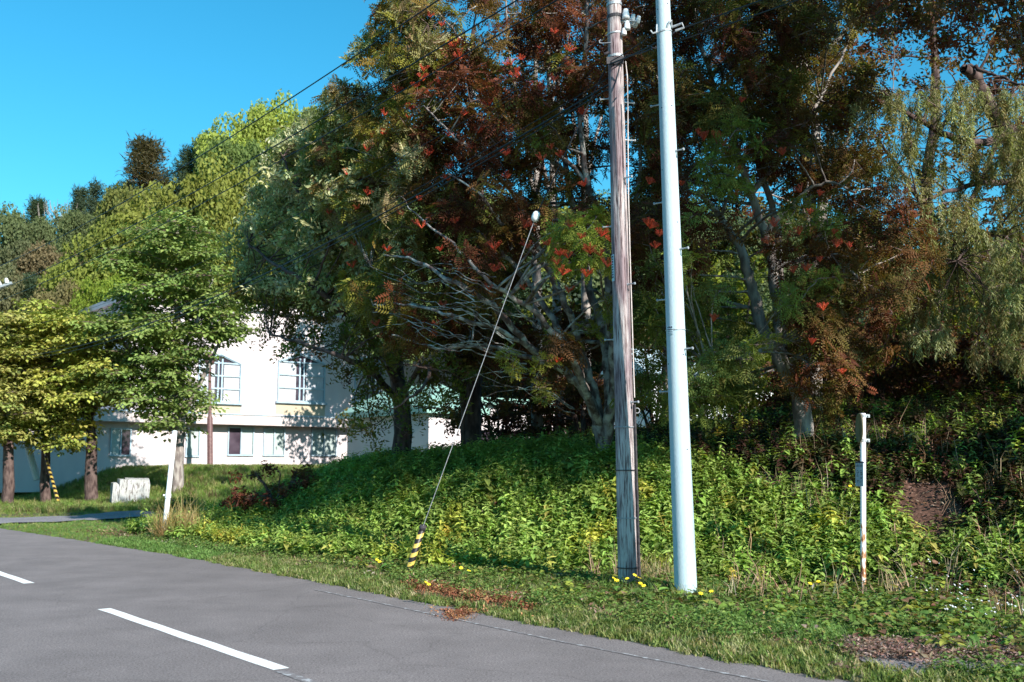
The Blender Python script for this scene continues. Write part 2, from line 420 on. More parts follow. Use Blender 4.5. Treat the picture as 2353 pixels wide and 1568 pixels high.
m, nt = mat_new('ground_soil'); b = principled(nt, .95, .1)
at = N(nt, 'ShaderNodeAttribute', attribute_name='Col'); tc = N(nt, 'ShaderNodeTexCoord'); nz = N(nt, 'ShaderNodeTexNoise', Scale=14, Detail=8)
nt.links.new(tc.outputs['Object'], nz.inputs['Vector']); mr = N(nt, 'ShaderNodeMapRange'); mr.inputs[3].default_value = .45; mr.inputs[4].default_value = 1.55
nt.links.new(nz.outputs[0], mr.inputs[0]); mx = N(nt, 'ShaderNodeMix', data_type='RGBA', blend_type='MULTIPLY'); mx.inputs[0].default_value = 1
nt.links.new(at.outputs['Color'], mx.inputs[6]); nt.links.new(mr.outputs[0], mx.inputs[7]); nt.links.new(mx.outputs[2], b.inputs['Base Color'])
bp = N(nt, 'ShaderNodeBump', Strength=.8, Distance=.05); nt.links.new(nz.outputs[0], bp.inputs['Height']); nt.links.new(bp.outputs[0], b.inputs['Normal'])
M_GROUND = m
tag(link('ground', np_mesh('ground', np.stack([X, Y, Z], -1).reshape(-1, 3), [Fg], Cg.reshape(-1, 3), True), M_GROUND), None, None, kind='structure')

# asphalt
def asphalt(name, c1, c2):
    m, nt = mat_new(name); b = principled(nt, .85, .25)
    tc = N(nt, 'ShaderNodeTexCoord')
    n1 = N(nt, 'ShaderNodeTexNoise', Scale=48, Detail=6, Roughness=.8); n2 = N(nt, 'ShaderNodeTexNoise', Scale=1.1, Detail=9, Roughness=.65); n3 = N(nt, 'ShaderNodeTexNoise', Scale=.25, Detail=3)
    mp = N(nt, 'ShaderNodeMapping'); mp.inputs['Rotation'].default_value = (0, 0, R(51.4)); mp.inputs['Scale'].default_value = (1, .12, 1)
    vo = N(nt, 'ShaderNodeTexVoronoi', Scale=.42, feature='DISTANCE_TO_EDGE'); wn = N(nt, 'ShaderNodeTexNoise', Scale=2.5, Detail=6)
    nt.links.new(tc.outputs['Object'], wn.inputs['Vector']); va = N(nt, 'ShaderNodeVectorMath', operation='MULTIPLY_ADD'); va.inputs[1].default_value = (.5, .5, 0); nt.links.new(wn.outputs[1], va.inputs[0]); nt.links.new(tc.outputs['Object'], va.inputs[2]); nt.links.new(va.outputs[0], vo.inputs['Vector'])
    for n_ in (n1, n2): nt.links.new(tc.outputs['Object'], n_.inputs['Vector'])
    nt.links.new(tc.outputs['Object'], mp.inputs[0]); nt.links.new(mp.outputs[0], n3.inputs['Vector'])
    r1 = N(nt, 'ShaderNodeValToRGB'); r1.color_ramp.elements[0].position = .36; r1.color_ramp.elements[1].position = .64
    r1.color_ramp.elements[0].color = (*[v*.5 for v in c1], 1); r1.color_ramp.elements[1].color = (*[v*1.6 for v in c2], 1)
    nt.links.new(n1.outputs[0], r1.inputs[0]); col = r1.outputs[0]
    def mul(src, lo, hi, a, b_):
        nonlocal col
        mr = N(nt, 'ShaderNodeMapRange'); mr.inputs[1].default_value = lo; mr.inputs[2].default_value = hi; mr.inputs[3].default_value = a; mr.inputs[4].default_value = b_; nt.links.new(src, mr.inputs[0])
        mx = N(nt, 'ShaderNodeMix', data_type='RGBA', blend_type='MULTIPLY'); mx.inputs[0].default_value = 1; nt.links.new(col, mx.inputs[6]); nt.links.new(mr.outputs[0], mx.inputs[7]); col = mx.outputs[2]
    mul(n2.outputs[0], .35, .65, .86, 1.12); mul(n3.outputs[0], .35, .65, .9, 1.1); mul(vo.outputs['Distance'], .002, .007, .86, 1.0)
    nt.links.new(col, b.inputs['Base Color'])
    bp = N(nt, 'ShaderNodeBump', Strength=.5, Distance=.006); nt.links.new(n1.outputs[0], bp.inputs['Height']); nt.links.new(bp.outputs[0], b.inputs['Normal'])
    return m
M_ASPH = asphalt('asphalt', (.138, .120, .120), (.182, .158, .155)); M_ASPH2 = asphalt('old_asphalt', (.13, .12, .13), (.2, .19, .2))
mb = MB(); tk = np.concatenate([np.arange(-60, 0, 3), np.arange(0, 40, .25), np.arange(40, 120, 4)])
V = []; F = []
for i, t in enumerate(tk):
    se = float(s_edge(t))
    for s in (se+.06+.07*(vnoise(t, 0, 2.1, 3)-.5), se-.6, 4.2, se-7.3):
        p = road(t, float(s)); V.append((p.x, p.y, 0.0))
    if i: F += [(4*i+k, 4*i+k+1, 4*i-3+k, 4*i-4+k) for k in range(3)]
mb.add(V, F); tag(mb.build('road', M_ASPH), None, None, kind='structure')
# side drive draped over the terrain
dl = [Vector(p) for p in DRIVE]; V = []; F = []
pts = []
for a, b_ in zip(dl[:-1], dl[1:]):
    for k in range(8): pts.append(a.lerp(b_, k/8))
for i, p in enumerate(pts):
    q = pts[min(i+1, len(pts)-1)]; q0 = pts[max(i-1, 0)]; d = (q-q0).normalized(); n_ = Vector((-d.y, d.x))
    for k in range(7):
        s = (k/6-.5)*3.6; c = p+n_*s; V.append((c.x, c.y, max(Hs(c.x, c.y), -.04)+.05))
    if i: F += [(7*i+k, 7*i-7+k, 7*i-6+k, 7*i+1+k) for k in range(6)]
mb = MB(); mb.add(V, F); tag(mb.build('side_road', M_ASPH2), None, None, kind='structure')
# old paved strip at the right verge
def in_poly2(x, y, poly):
    c = False; j = len(poly)-1
    for i in range(len(poly)):
        xi, yi = poly[i]; xj, yj = poly[j]
        if (yi > y) != (yj > y) and x < (xj-xi)*(y-yi)/(yj-yi)+xi: c = not c
        j = i
    return c
def patch(name, pix, z, mat):
    c = sum((G(*p, z) for p in pix), Vector())/len(pix); V = [tuple(G(*p, z)) for p in pix]; V.append(tuple(c))
    n = len(pix); mb = MB(); mb.add(V, [((k+1) % n, k, n) for k in range(n)]); return tag(mb.build(name, mat), None, None, kind='structure')
PAV = [(1950, 1506), (2060, 1504), (2140, 1514), (2225, 1526), (2300, 1516), (2370, 1530), (2260, 1556), (2140, 1562), (2060, 1552), (1990, 1532)]
qx, qy = np.meshgrid(np.arange(1.5, 6, .06), np.arange(6.5, 11, .06)); qz = H(qx, qy); cy_ = qy*cT+(qz-CAM_H)*sT; cz_ = -qy*sT+(qz-CAM_H)*cT; ppx = 1176.5+2353*qx/cy_; ppy = 784-2353*cz_/cy_
jit = (fbm(qx, qy, 3.5, 71)-.5)*36; V = np.stack([qx, qy, qz+.012], -1).reshape(-1, 3); F = []
for i in range(qx.shape[0]-1):
    for j in range(qx.shape[1]-1):
        if in_poly2(ppx[i, j]+jit[i, j], ppy[i, j]+jit[i, j]*.4, PAV): k = i*qx.shape[1]+j; F.append((k, k+1, k+1+qx.shape[1], k+qx.shape[1]))
mb = MB(); mb.add(V, F); tag(mb.build('pavement', M_ASPH2, None, True), None, None, kind='structure')

# painted markings
m, nt = mat_new('road_paint'); b = principled(nt, .6, .3); b.inputs['Base Color'].default_value = (.8, .8, .79, 1)
M_PAINT = noise_mat('road_paint', (.34, .33, .34), (.80, .80, .79), 42, .65, 10, .30, .40)
m, nt = mat_new('worn_paint'); b = principled(nt, .8, .2); tc = N(nt, 'ShaderNodeTexCoord'); nz = N(nt, 'ShaderNodeTexNoise', Scale=11, Detail=9); nt.links.new(tc.outputs['Object'], nz.inputs['Vector'])
cr = N(nt, 'ShaderNodeValToRGB'); cr.color_ramp.elements[0].position = .53; cr.color_ramp.elements[1].position = .6; cr.color_ramp.elements[0].color = (.185, .168, .17, 1); cr.color_ramp.elements[1].color = (.38, .38, .39, 1)
nt.links.new(nz.outputs[0], cr.inputs[0]); nt.links.new(cr.outputs[0], b.inputs['Base Color']); M_WORN = m
def stripe(name, t0, t1, s, wd, mat, follow=False, z=.005):
    n = max(2, int((t1-t0)/.5)); V = []; F = []
    for i in range(n+1):
        t = t0+(t1-t0)*i/n; sc_ = (float(s_edge(t))+s) if follow else s
        for k in (-.5, .5):
            p = road(t, sc_+k*wd + .006*math.sin(t*7+k)); V.append((p.x, p.y, z))
        if i: F.append((2*i-2, 2*i, 2*i+1, 2*i-1)[::-1])
    mb = MB(); mb.add(V, F); return tag(mb.build(name, mat), None, None, kind='structure')
stripe('lane_marking', 8.45, 13.35, 4.17, .155, M_PAINT); stripe('lane_marking', 16.95, 21.9, 4.17, .155, M_PAINT); stripe('lane_marking', 27, 32, 4.1, .155, M_PAINT)
stripe('worn_lane_marking', 4.2, 8.4, 4.12, .09, M_WORN); stripe('worn_edge_marking', -5, 13.5, -.48, .045, M_WORN, True)


# ================================================================== BUILDINGS
M_WALL = noise_mat('white_wall', (.54, .47, .48), (.62, .55, .56), 1.1, .85, 7, .3, .7, (1, 1, .35)); M_WALLG = noise_mat('white_wall_old', (.66, .66, .67), (.78, .78, .78), 2, .85, 6)
M_FASC = noise_mat('pink_white_fascia', (.50, .42, .41), (.56, .48, .46), 3, .7, 4); M_BEIGE = noise_mat('beige_panel', (.42, .35, .25), (.48, .40, .29), 4, .7, 4, stretch=(1, 1, 14))
M_GLASSD = noise_mat('window_glass', (.03, .02, .03), (.08, .06, .08), 1.2, .08, 2, spec=.6); M_CURT = noise_mat('curtain', (.36, .38, .42), (.5, .5, .53), 6, .8, 3, stretch=(9, 1, .3))
M_FRAME = noise_mat('window_frame', (.30, .40, .47), (.38, .48, .55), 4, .4, 2); M_BLIND = noise_mat('blind', (.32, .38, .37), (.4, .46, .44), 3, .7, 2, stretch=(1, 1, 20))
M_ROOFG = noise_mat('green_roof', (.20, .36, .31), (.27, .44, .38), 3, .5, 4, stretch=(1, 1, 1)); M_SOFF = noise_mat('soffit', (.4, .36, .34), (.46, .42, .4), 3, .8)
M_ROOFB = noise_mat('pale_roof', (.36, .46, .5), (.45, .55, .6), 4, .5, 4)
BO = Vector((-25.4, 51.2, 0)); BD = Vector((16.5, 13.4, 0)).normalized(); BK = Vector((-BD.y, BD.x, 0))
def fp(px, py, off=0.0):
    o = BO + BK*off; r = ray(px, py); n_ = BK
    k = n_.dot(o - Vector((0, 0, CAM_H)))/n_.dot(r); p = Vector((0, 0, CAM_H)) + r*k
    return (p-o).dot(BD), p.z
school = empty('school_building', (BO.x, BO.y, 1.4), 'long white two storey building with gabled tall windows behind the trees', 'building'); school.rotation_euler = (0, 0, math.atan2(BD.y, BD.x))
Z0 = 1.4
ztop = fp(560, 712)[1]; zf1 = fp(600, 957)[1]; zf0 = fp(600, 979)[1]
xu = fp(296, 900)[0]
mb = MB(); mb.box((xu, 0, -.6), (27.5, 11, ztop-Z0)); mb.build('wall', M_WALL, school)
mb = MB(); mb.box((-14, .02, -.9), (xu-.003, 10.9, zf1-Z0)); mb.build('side_wing_wall', M_WALL, school)
mb = MB(); mb.box((xu-.3, -.3, ztop-Z0+.003), (27.8, 11.3, ztop-Z0+.35)); mb.build('roof', M_WALL, school)
xa, _ = fp(330, 970); xb, _ = fp(800, 970)
mb = MB(); mb.box((xa-9, -.75, zf0-Z0), (26.6, 0-.003, zf1-Z0)); mb.build('fascia', M_FASC, school)
mb = MB(); mb.box((xa-9, -.8, zf1-Z0), (26.65, -.003, zf1-Z0+.05)); mb.build('ledge_cap', M_FRAME, school)
def win_tall(pxl, pxr, hidden=False):
    x0, _ = fp(pxl, 900); x1, _ = fp(pxr, 900); zb = fp((pxl+pxr)/2, 923)[1]-Z0; ze = fp(pxr, 838)[1]-Z0; zp = fp((pxl+pxr)/2, 815)[1]-Z0; xm = (x0+x1)/2
    mb = MB(); V = [(x0, -.02, zb), (x1, -.02, zb), (x1, -.02, ze), (xm, -.02, zp), (x0, -.02, ze)]
    V += [(a, .05, c) for a, b_, c in V]; mb.add(V[:5], [(0, 1, 2, 4)]); mb.add([V[4], V[2], V[3]], [(0, 1, 2)])
    wn = mb.build('window', M_GLASSD, school)
    f = MB(); th = .09
    for zz in np.linspace(zb, ze, 4): f.box((x0, -.1, zz-th/2+.01), (x1, -.03, zz+th/2))
    for xx in (x0, xm-(x1-x0)*.05, xm+(x1-x0)*.04, x1): f.box((xx-th/2, -.115, zb-.02), (xx+th/2, -.025, ze if xx in (x0, x1) else zp-.25))
    for (ax, az), (bx, bz) in (((x0, ze), (xm, zp)), ((xm, zp), (x1, ze))): f.tube([(ax, -.08, az), (bx, -.08, bz)], .08, 4)
    f.box((x0-.15, -.2, zb-.15), (x1+.15, -.004, zb-.03)); f.build('frame', M_FRAME, wn)
    c = MB(); g = (x1-x0); 
    for a, b_ in ((x0+.06, xm-g*.12), (xm+g*.10, x1-.06)):
        n = 3
        zt = ze
        c.add([(a, -.024, zb+.03), (b_, -.024, zb+.03), (b_, -.024, zt), (a, -.024, zt)], [(0, 1, 2, 3)])
    c.build('curtain', M_CURT, wn)
    p = MB(); zb2 = fp((pxl+pxr)/2, 957)[1]-Z0; p.box((x0-.1, -.012, zb2+.06), (x1+.1, .0-.002, zb-.16)); p.build('spandrel_panel', M_BEIGE, school)
for a, b_ in ((455, 551), (638, 744), (815, 915)): win_tall(a, b_)
def win_low(pxl, pxr, pyt, pyb, panes):
    x0 = fp(pxl, 1000)[0]; x1 = fp(pxr, 1000)[0]; zt = fp(pxl, pyt)[1]-Z0; zb = fp(pxl, pyb)[1]-Z0
    mb = MB(); mb.add([(x0, -.02, zb), (x1, -.02, zb), (x1, -.02, zt), (x0, -.02, zt)], [(0, 1, 2, 3)]); wn = mb.build('window', M_GLASSD, school)
    f = MB(); n = len(panes); th = .07
    for i in range(n+1):
        xx = x0+(x1-x0)*i/n; f.box((xx-th/2, -.09, zb), (xx+th/2, -.03, zt-.04))
    f.box((x0-.05, -.1, zb-.07), (x1+.05, -.025, zb+.02)); f.box((x0-.05, -.095, zt-.04), (x1+.05, -.026, zt+.03)); f.build('frame', M_FRAME, wn)
    c = MB(); any_ = False
    for i, k in enumerate(panes):
        if k: a = x0+(x1-x0)*i/n+.05; b_ = x0+(x1-x0)*(i+1)/n-.05; c.add([(a, -.024, zb+.03), (b_, -.024, zb+.03), (b_, -.024, zt-.05), (a, -.024, zt-.05)], [(0, 1, 2, 3)]); any_ = True
    if any_: c.build('blind', M_BLIND, wn)
win_low(428, 458, 985, 1048, [1]); win_low(524, 582, 982, 1045, [0, 1]); win_low(606, 653, 984, 1046, [1, 1]); win_low(716, 772, 985, 1046, [1, 1]); win_low(255, 300, 985, 1046, [1, 0])
# annex with green hipped roof
AO = P(985, 1000, 48); AO.z = 1.4
annex = empty('annex', AO, 'low white annex with pale green hipped roof right of the main building', 'building'); annex.rotation_euler = (0, 0, math.atan2(BD.y, BD.x))
ez = P(985, 949, 48).z-1.4; rz = ez+1.75
mb = MB(); mb.box((0, 0, -.5), (2.6, 7.5, ez)); mb.build('wall', M_WALL, annex)
mb = MB(); e = .35
V = [(-e, -e, ez-.02), (3+e, -e, ez-.02), (3+e, 7.8, ez-.02), (-e, 7.8, ez-.02), (-e, -e, ez+.28), (3+e, -e, ez+.28), (3+e, 7.8, ez+.28), (-e, 7.8, ez+.28), (2.6, 3.0, rz), (2.6, 7.4, rz)]
mb.add(V, [(0, 1, 5, 4), (1, 2, 6, 5), (2, 3, 7, 6), (3, 0, 4, 7), (3, 2, 1, 0), (5, 6, 9, 8), (7, 4, 8, 9)]); mb.add(V, [(4, 5, 8), (6, 7, 9)]); mb.build('roof', M_ROOFG, annex)
mb = MB(); mb.box((2.62, 1.2, -.5), (9, 9, ez+.6)); aw = mb.build('rear_wall', M_WALL, annex)
mb = MB(); mb.box((2.5, .9, ez+.603), (9.3, 9.3, ez+.95)); mb.build('flat_roof', M_ROOFG, annex)
for k in range(3):
    mb = MB(); mb.box((3.6+k*1.8, 1.17, .9), (4.7+k*1.8, 1.197, 2.2)); mb.build('window', M_GLASSD, annex)
# small house seen under the right hand rowan
HO = P(1500, 1000, 46); HO.z = 2.2
house = empty('small_house', HO, 'small white house glimpsed under the rowan branches right of the concrete pole', 'building'); house.rotation_euler = (0, 0, .35)
hz = P(1640, 870, 48).z-2.2; hr = P(1640, 838, 48).z-2.2
mb = MB(); mb.box((0, 0, -1), (6.4, 5, hz)); mb.build('wall', M_WALLG, house)
mb = MB(); V = [(-.4, -.5, hz), (6.8, -.5, hz), (6.8, 5.5, hz), (-.4, 5.5, hz), (-.4, 2.5, hr+.8), (6.8, 2.5, hr+.8)]
mb.add(V, [(0, 1, 5, 4), (2, 3, 4, 5), (3, 2, 1, 0)]); mb.add(V, [(0, 4, 3), (1, 2, 5)]); mb.build('roof', M_ROOFB, house)
for k in range(2):
    mb = MB(); mb.box((1.2+k*2.6, -.03, hz-1.6), (2.4+k*2.6, -.003, hz-.5)); mb.build('window', M_GLASSD, house)

# ================================================================== POLES
def axis_root(name, base, top, label, cat, group=None):
    o = empty(name, base, label, cat, group); z = (top-base).normalized(); x = Vector((1, 0, 0)); x = (x-z*x.dot(z)).normalized(); y = z.cross(x)
    o.rotation_euler = Matrix((x, y, z)).transposed().to_euler(); return o
m, nt = mat_new('weathered_wood'); b = principled(nt, .85, .2); tc = N(nt, 'ShaderNodeTexCoord')
mp = N(nt, 'ShaderNodeMapping'); mp.inputs['Scale'].default_value = (26, 26, 1.3); nt.links.new(tc.outputs['Object'], mp.inputs[0])
n1 = N(nt, 'ShaderNodeTexNoise', Scale=2.2, Detail=9, Roughness=.65); nt.links.new(mp.outputs[0], n1.inputs['Vector'])
c1 = N(nt, 'ShaderNodeValToRGB'); els = c1.color_ramp.elements; els[0].position = .33; els[0].color = (.045, .025, .03, 1); els[1].position = .52; els[1].color = (.52, .46, .45, 1)
e2 = c1.color_ramp.elements.new(.44); e2.color = (.26, .20, .195, 1); nt.links.new(n1.outputs[0], c1.inputs[0])
n2 = N(nt, 'ShaderNodeTexNoise', Scale=1.1, Detail=5); mp2 = N(nt, 'ShaderNodeMapping'); mp2.inputs['Scale'].default_value = (3, 3, .7); nt.links.new(tc.outputs['Object'], mp2.inputs[0]); nt.links.new(mp2.outputs[0], n2.inputs['Vector'])
r2 = N(nt, 'ShaderNodeValToRGB'); r2.color_ramp.elements[0].position = .44; r2.color_ramp.elements[1].position = .58; nt.links.new(n2.outputs[0], r2.inputs[0])
mx = N(nt, 'ShaderNodeMix', data_type='RGBA', blend_type='MULTIPLY'); nt.links.new(r2.outputs[0], mx.inputs[0]); nt.links.new(c1.outputs[0], mx.inputs[6]); mx.inputs[7].default_value = (.50, .42, .46, 1)
nt.links.new(mx.outputs[2], b.inputs['Base Color']); bp = N(nt, 'ShaderNodeBump', Strength=.9, Distance=.012); nt.links.new(n1.outputs[0], bp.inputs['Height']); nt.links.new(bp.outputs[0], b.inputs['Normal']); M_WOOD = m
M_CONC = noise_mat('pale_concrete', (.36, .46, .52), (.44, .54, .59), 60, .75, 8, .3, .7, (1, 1, .35), .12, .2, (.42, .51, .55), 1.6)
YW, YC = 14.1, 13.2
wb = P(1445, 1368, YW); wb.z = -.05; wt_ = P(1411, 0, YW); wdir = (wt_-wb).normalized()
wp = axis_root('wooden_utility_pole', wb, wt_, 'weathered peeling wooden utility pole with white insulators, left of the concrete pole', 'utility pole')
def Lw(py, px=1430): return (P(px, py, YW)-wb).dot(wdir)
WL = 11.2
def rw(z): return .139-.0042*z
mb = MB(); V = []; F = []; nr, ns = 90, 20
for i in range(nr+1):
    z = WL*i/nr
    for k in range(ns):
        th = 2*math.pi*k/ns; r = rw(z)*(1+.035*(vnoise(k*1.7, z*.8, 1, 5)-.5)+.03*(float(vnoise(math.cos(th)*2+9, z*3, 1, 8))-.5)); V.append((r*math.cos(th), r*math.sin(th), z))
    if i: F += [(ns*(i-1)+k, ns*(i-1)+(k+1) % ns, ns*i+(k+1) % ns, ns*i+k) for k in range(ns)]
mb.add(V, F); mb.add([V[-ns+k] for k in range(ns)]+[(0, 0, WL+.02)], [(k, (k+1) % ns, ns) for k in range(ns)])
mb.build('shaft', M_WOOD, wp, True)
def band(root, z, rf, mat, h=.035, nm='band', tilt=0, proud=.006):
    mb = MB(); r = rf(z)+proud; M = Matrix.Translation((0, 0, z)) @ Matrix.Rotation(tilt, 4, 'Y')
    mb.revolve([(r-.004, -h/2), (r+.003, -h/2), (r+.003, h/2), (r-.004, h/2)], M, 24); return mb.build(nm, mat, root)
for py, h in ((12, .04), (40, .045), (132, .035), (218*.0+233*.0+80, .02)): band(wp, Lw(py), rw, M_STEEL if py != 40 else M_DARKM, h, tilt=-.06)
for py in (982, 1081, 1190, 1304): band(wp, Lw(py), rw, M_STEELW if py in (982, 1190) else M_DARKM, .014, 'tie_wire', proud=.012)
def bolt(root, z, az, rf, length=.13, drop=0):
    mb = MB(); d = Vector((math.cos(az), math.sin(az), 0)); r = rf(z)-.01
    mb.tube([d*r+Vector((0, 0, z)), d*(r+length)+Vector((0, 0, z))], .0095, 8); mb.tube([d*(r+length)+Vector((0, 0, z)), d*(r+length+.016)+Vector((0, 0, z))], .018, 8)
    mb.tube([d*(r+.006)+Vector((0, 0, z)), d*(r+.02)+Vector((0, 0, z))], .019, 8)
    return mb.build('step_bolt', M_STEEL, root)
A1 = R(-48)
for py in (926, 657, 414): bolt(wp, Lw(py), A1, rw)
for py in (235, 321): bolt(wp, Lw(py), R(12), rw, .15)
for py in (226, 520, 780): bolt(wp, Lw(py), R(168), rw, .12)
# insulators
def ins(root, c, sc_=1.0, tilt=0, az=0):
    mb = MB(); M = Matrix.Translation(c) @ Matrix.Rotation(az, 4, 'Z') @ Matrix.Rotation(tilt, 4, 'X') @ Matrix.Scale(sc_, 4)
    mb.revolve([(0, .075), (.028, .073), (.036, .06), (.034, .035), (.042, .028), (.046, .01), (.046, -.02), (.05, -.028), (.05, -.06), (.03, -.06), (.02, -.03), (0, -.03)], M, 16)
    return mb.build('insulator', M_PORC, root, True)
def wl(px, py, dy=0.0):
    p = P(px, py, YW+dy); M = wp.rotation_euler.to_matrix().inverted(); return M @ (p-wb)
mbk = MB(); 
for (px, py, dy, s_, tl) in ((1438, 34, -.08, 1.1, 0), (1441, 60, -.1, .95, 0), (1454, 42, .25, .8, .5), (1466, 46, .3, .8, .7), (1453, 54, .3, .7, 1.2), (1461, 57, .35, .7, 1.3), (1434, 74, -.1, .75, 0)):
    c = wl(px, py, dy); ins(wp, c, s_, tl, .4)
    mbk.tube([Vector((.06, .02, c.z-.05)), c+Vector((0, 0, -.03))], .008, 6)
mbk.tube([wl(1425, 62), wl(1434, 50, -.08), wl(1438, 44, -.08)], .009, 6); mbk.tube([wl(1430, 46, .05), wl(1468, 50, .32)], .012, 6); mbk.build('insulator_bracket', M_STEEL, wp)
mb = MB(); mb.tube([wl(1410, 98, -.09), wl(1385, 100, -.02), wl(1378, 99, 0), wl(1377, 94, 0), wl(1381, 92, 0)], .009, 6); mb.build('cable_hook', M_STEELW, wp)
mb = MB(); mb.box((-.14, -.135, Lw(147)-.05), (.1, -.10, Lw(147)+.05)); mb.tube([(-.17, -.12, Lw(132)), (-.10, -.12, Lw(132)+.03)], .02, 8); mb.build('cable_clamp', M_DARKM, wp)
# ground wire down the right side, with a sleeve low down
pts = []
for py, dx in ((145, .03), (180, .05), (250, .045), (330, .03), (450, .012), (600, .008), (800, .01), (915, .012)):
    z = Lw(py); pts.append(((rw(z)+.008)*.95+dx*.9, -.06, z))
mb = MB(); mb.tube(pts, .008, 6); mb.build('earth_wire', noise_mat('pale_cable', (.5, .42, .4), (.62, .55, .52), 20, .6), wp)
pts = [((rw(Lw(py))+.018)*.93, -.075, Lw(py)) for py in (930, 1000, 1100, 1200, 1300, 1345, 1372)]; pts[-1] = (pts[-1][0]+.04, pts[-1][1], -.02)
mb = MB(); mb.tube(pts, .017, 8); mb.build('cable_sleeve', M_DARKM, wp)
z = Lw(945); mb = MB(); mb.tube([Vector((rw(z)+.03+.035*math.cos(a)+.01, -.07, z+.035*math.sin(a))) for a in np.linspace(-2.6, 3.4, 14)], .007, 6); mb.build('wire_coil', M_STEELW, wp)
# shadow-side plastic name strip
z0, z1 = Lw(648), Lw(587); a0, a1 = R(-172), R(-140)
def strip(root, z0, z1, a0, a1, rf, mat, name, pr=.004, n=5):
    mb = MB(); V = []; F = []
    for i in range(n+1):
        a = a0+(a1-a0)*i/n
        for z in (z0, z1): r = rf(z)*1.03+pr; V.append((r*math.cos(a), r*math.sin(a), z))
        if i: F.append((2*i-2, 2*i, 2*i+1, 2*i-1))
    mb.add(V, F); return mb.build(name, mat, root)
M_PLATE = noise_mat('blue_white_plate', (.42, .55, .62), (.5, .62, .68), 8, .5); M_INK = noise_mat('dark_ink', (.03, .03, .06), (.05, .05, .09), 8, .6)
pl = strip(wp, z0, z1, a0, a1, rw, M_PLATE, 'name_strip')
mb = MB(); ac = (a0+a1)/2
for i in range(9):
    z = z1-.03-i*(z1-z0-.05)/9; r = rw(z)*1.03+.007
    for k in range(3):
        a = ac+(k-1)*.09+random.uniform(-.02, .02); h = random.uniform(.006, .014); d = Vector((math.cos(a), math.sin(a), 0)); tn = Vector((-d.y, d.x, 0))*.007; c = d*r+Vector((0, 0, z))
        mb.quad(c-tn-Vector((0, 0, h)), c+tn-Vector((0, 0, h)), c+tn+Vector((0, 0, h)), c-tn+Vector((0, 0, h)))
mb.build('lettering', M_INK, pl)
# concrete pole
cb = P(1577.5, 1390, YC); cb.z = -.05; ct = P(1523, 0, YC-.28); cdir = (ct-cb).normalized()
cp = axis_root('concrete_utility_pole', cb, ct, 'smooth pale blue grey concrete utility pole with step bolts, right of the wooden pole', 'utility pole')
def Lc(py, px=1550): return (P(px, py, YC)-cb).dot(cdir)
CL = 10.8; cH = Lc(0)
def rc(z): return .143-(.143-.093)*z/cH
mb = MB(); mb.revolve([(rc(CL*i/24), CL*i/24) for i in range(25)]+[(0, CL+.01)], None, 32); mb.build('shaft', M_CONC, cp, True)
for py in (360, 580, 805): bolt(cp, Lc(py), R(-42), rc, .12)
for py in (470, 690, 900, 250): bolt(cp, Lc(py), R(150), rc, .12)
for py, az in ((33, -60), (43, -150), (260, -62), (263, -140), (520, -58), (818, -56), (1033, -58), (400, -160), (838, -160)):
    z = Lc(py); d = Vector((math.cos(R(az)), math.sin(R(az)), 0)); mb = MB(); mb.tube([d*(rc(z)-.01)+Vector((0, 0, z)), d*(rc(z)+.001)+Vector((0, 0, z))], .010, 8); mb.build('bolt_hole', M_INK, cp)
band(cp, Lc(92), rc, M_STEEL, .02, 'clamp_band', -.12)
z = Lc(84); mb = MB(); mb.tube([(rc(z)*.2, -rc(z), z-.03), (rc(z)*.6, -rc(z)*1.2, z+.05), (rc(z)*.9, -rc(z)*.9, z+.08), (rc(z)+.0, -.04, z)], .014, 6); mb.tube([(rc(z), -.05, z), (rc(z)+.13, -.1, z+.03), (rc(z)+.15, -.1, z-.03), (rc(z)+.04, -.08, z-.06)], .016, 6)
mb.build('cable_clamp', M_STEEL, cp); mb = MB(); mb.tube([(-rc(z), -.03, z+.05), (-rc(z)-.01, -.05, z-.06), (-rc(z)-.06, -.06, z-.08), (-rc(z)-.09, -.06, z-.04)], .012, 6); mb.build('cable_hook', M_STEEL, cp)
z = Lc(762); pl = strip(cp, z-.055, z+.055, R(-158), R(-112), rc, M_PLATE, 'number_plate'); band(cp, Lc(761), rc, M_STEEL, .012, 'plate_band')
mb = MB()
for row, (dz, n, h) in enumerate(((.035, 3, .011), (.005, 5, .006), (-.02, 6, .004), (-.04, 6, .004))):
    for k in range(n):
        a = R(-152)+R(36)*(k+.5)/n; r = rc(z)*1.03+.0065; d = Vector((math.cos(a), math.sin(a), 0)); tn = Vector((-d.y, d.x, 0))*(.028/n); c = d*r+Vector((0, 0, z+dz)); u = Vector((0, 0, h))
        mb.quad(c-tn-u, c+tn-u, c+tn+u, c-tn+u)
mb.build('lettering', M_INK, pl)

# distant pole on the left
fb = P(87, 1085, 46); fb.z = 1.2; ft = P(-45, 640, 46)
fpole = axis_root('leaning_utility_pole', fb, ft, 'pale utility pole leaning behind the yellow green tree at the far left', 'utility pole'); mb = MB(); FL = (ft-fb).length
mb.revolve([(.15, 0), (.11, FL), (0, FL+.01)], None, 16); mb.build('shaft', M_CONC, fpole, True)
mb = MB(); mb.box((-.6, -.16, FL-.75), (1.35, -.08, FL-.65)); mb.build('crossarm', M_STEEL, fpole)
for x in (1.15, .8): ins(fpole, Vector((x, -.12, FL-.55)), 1.8)

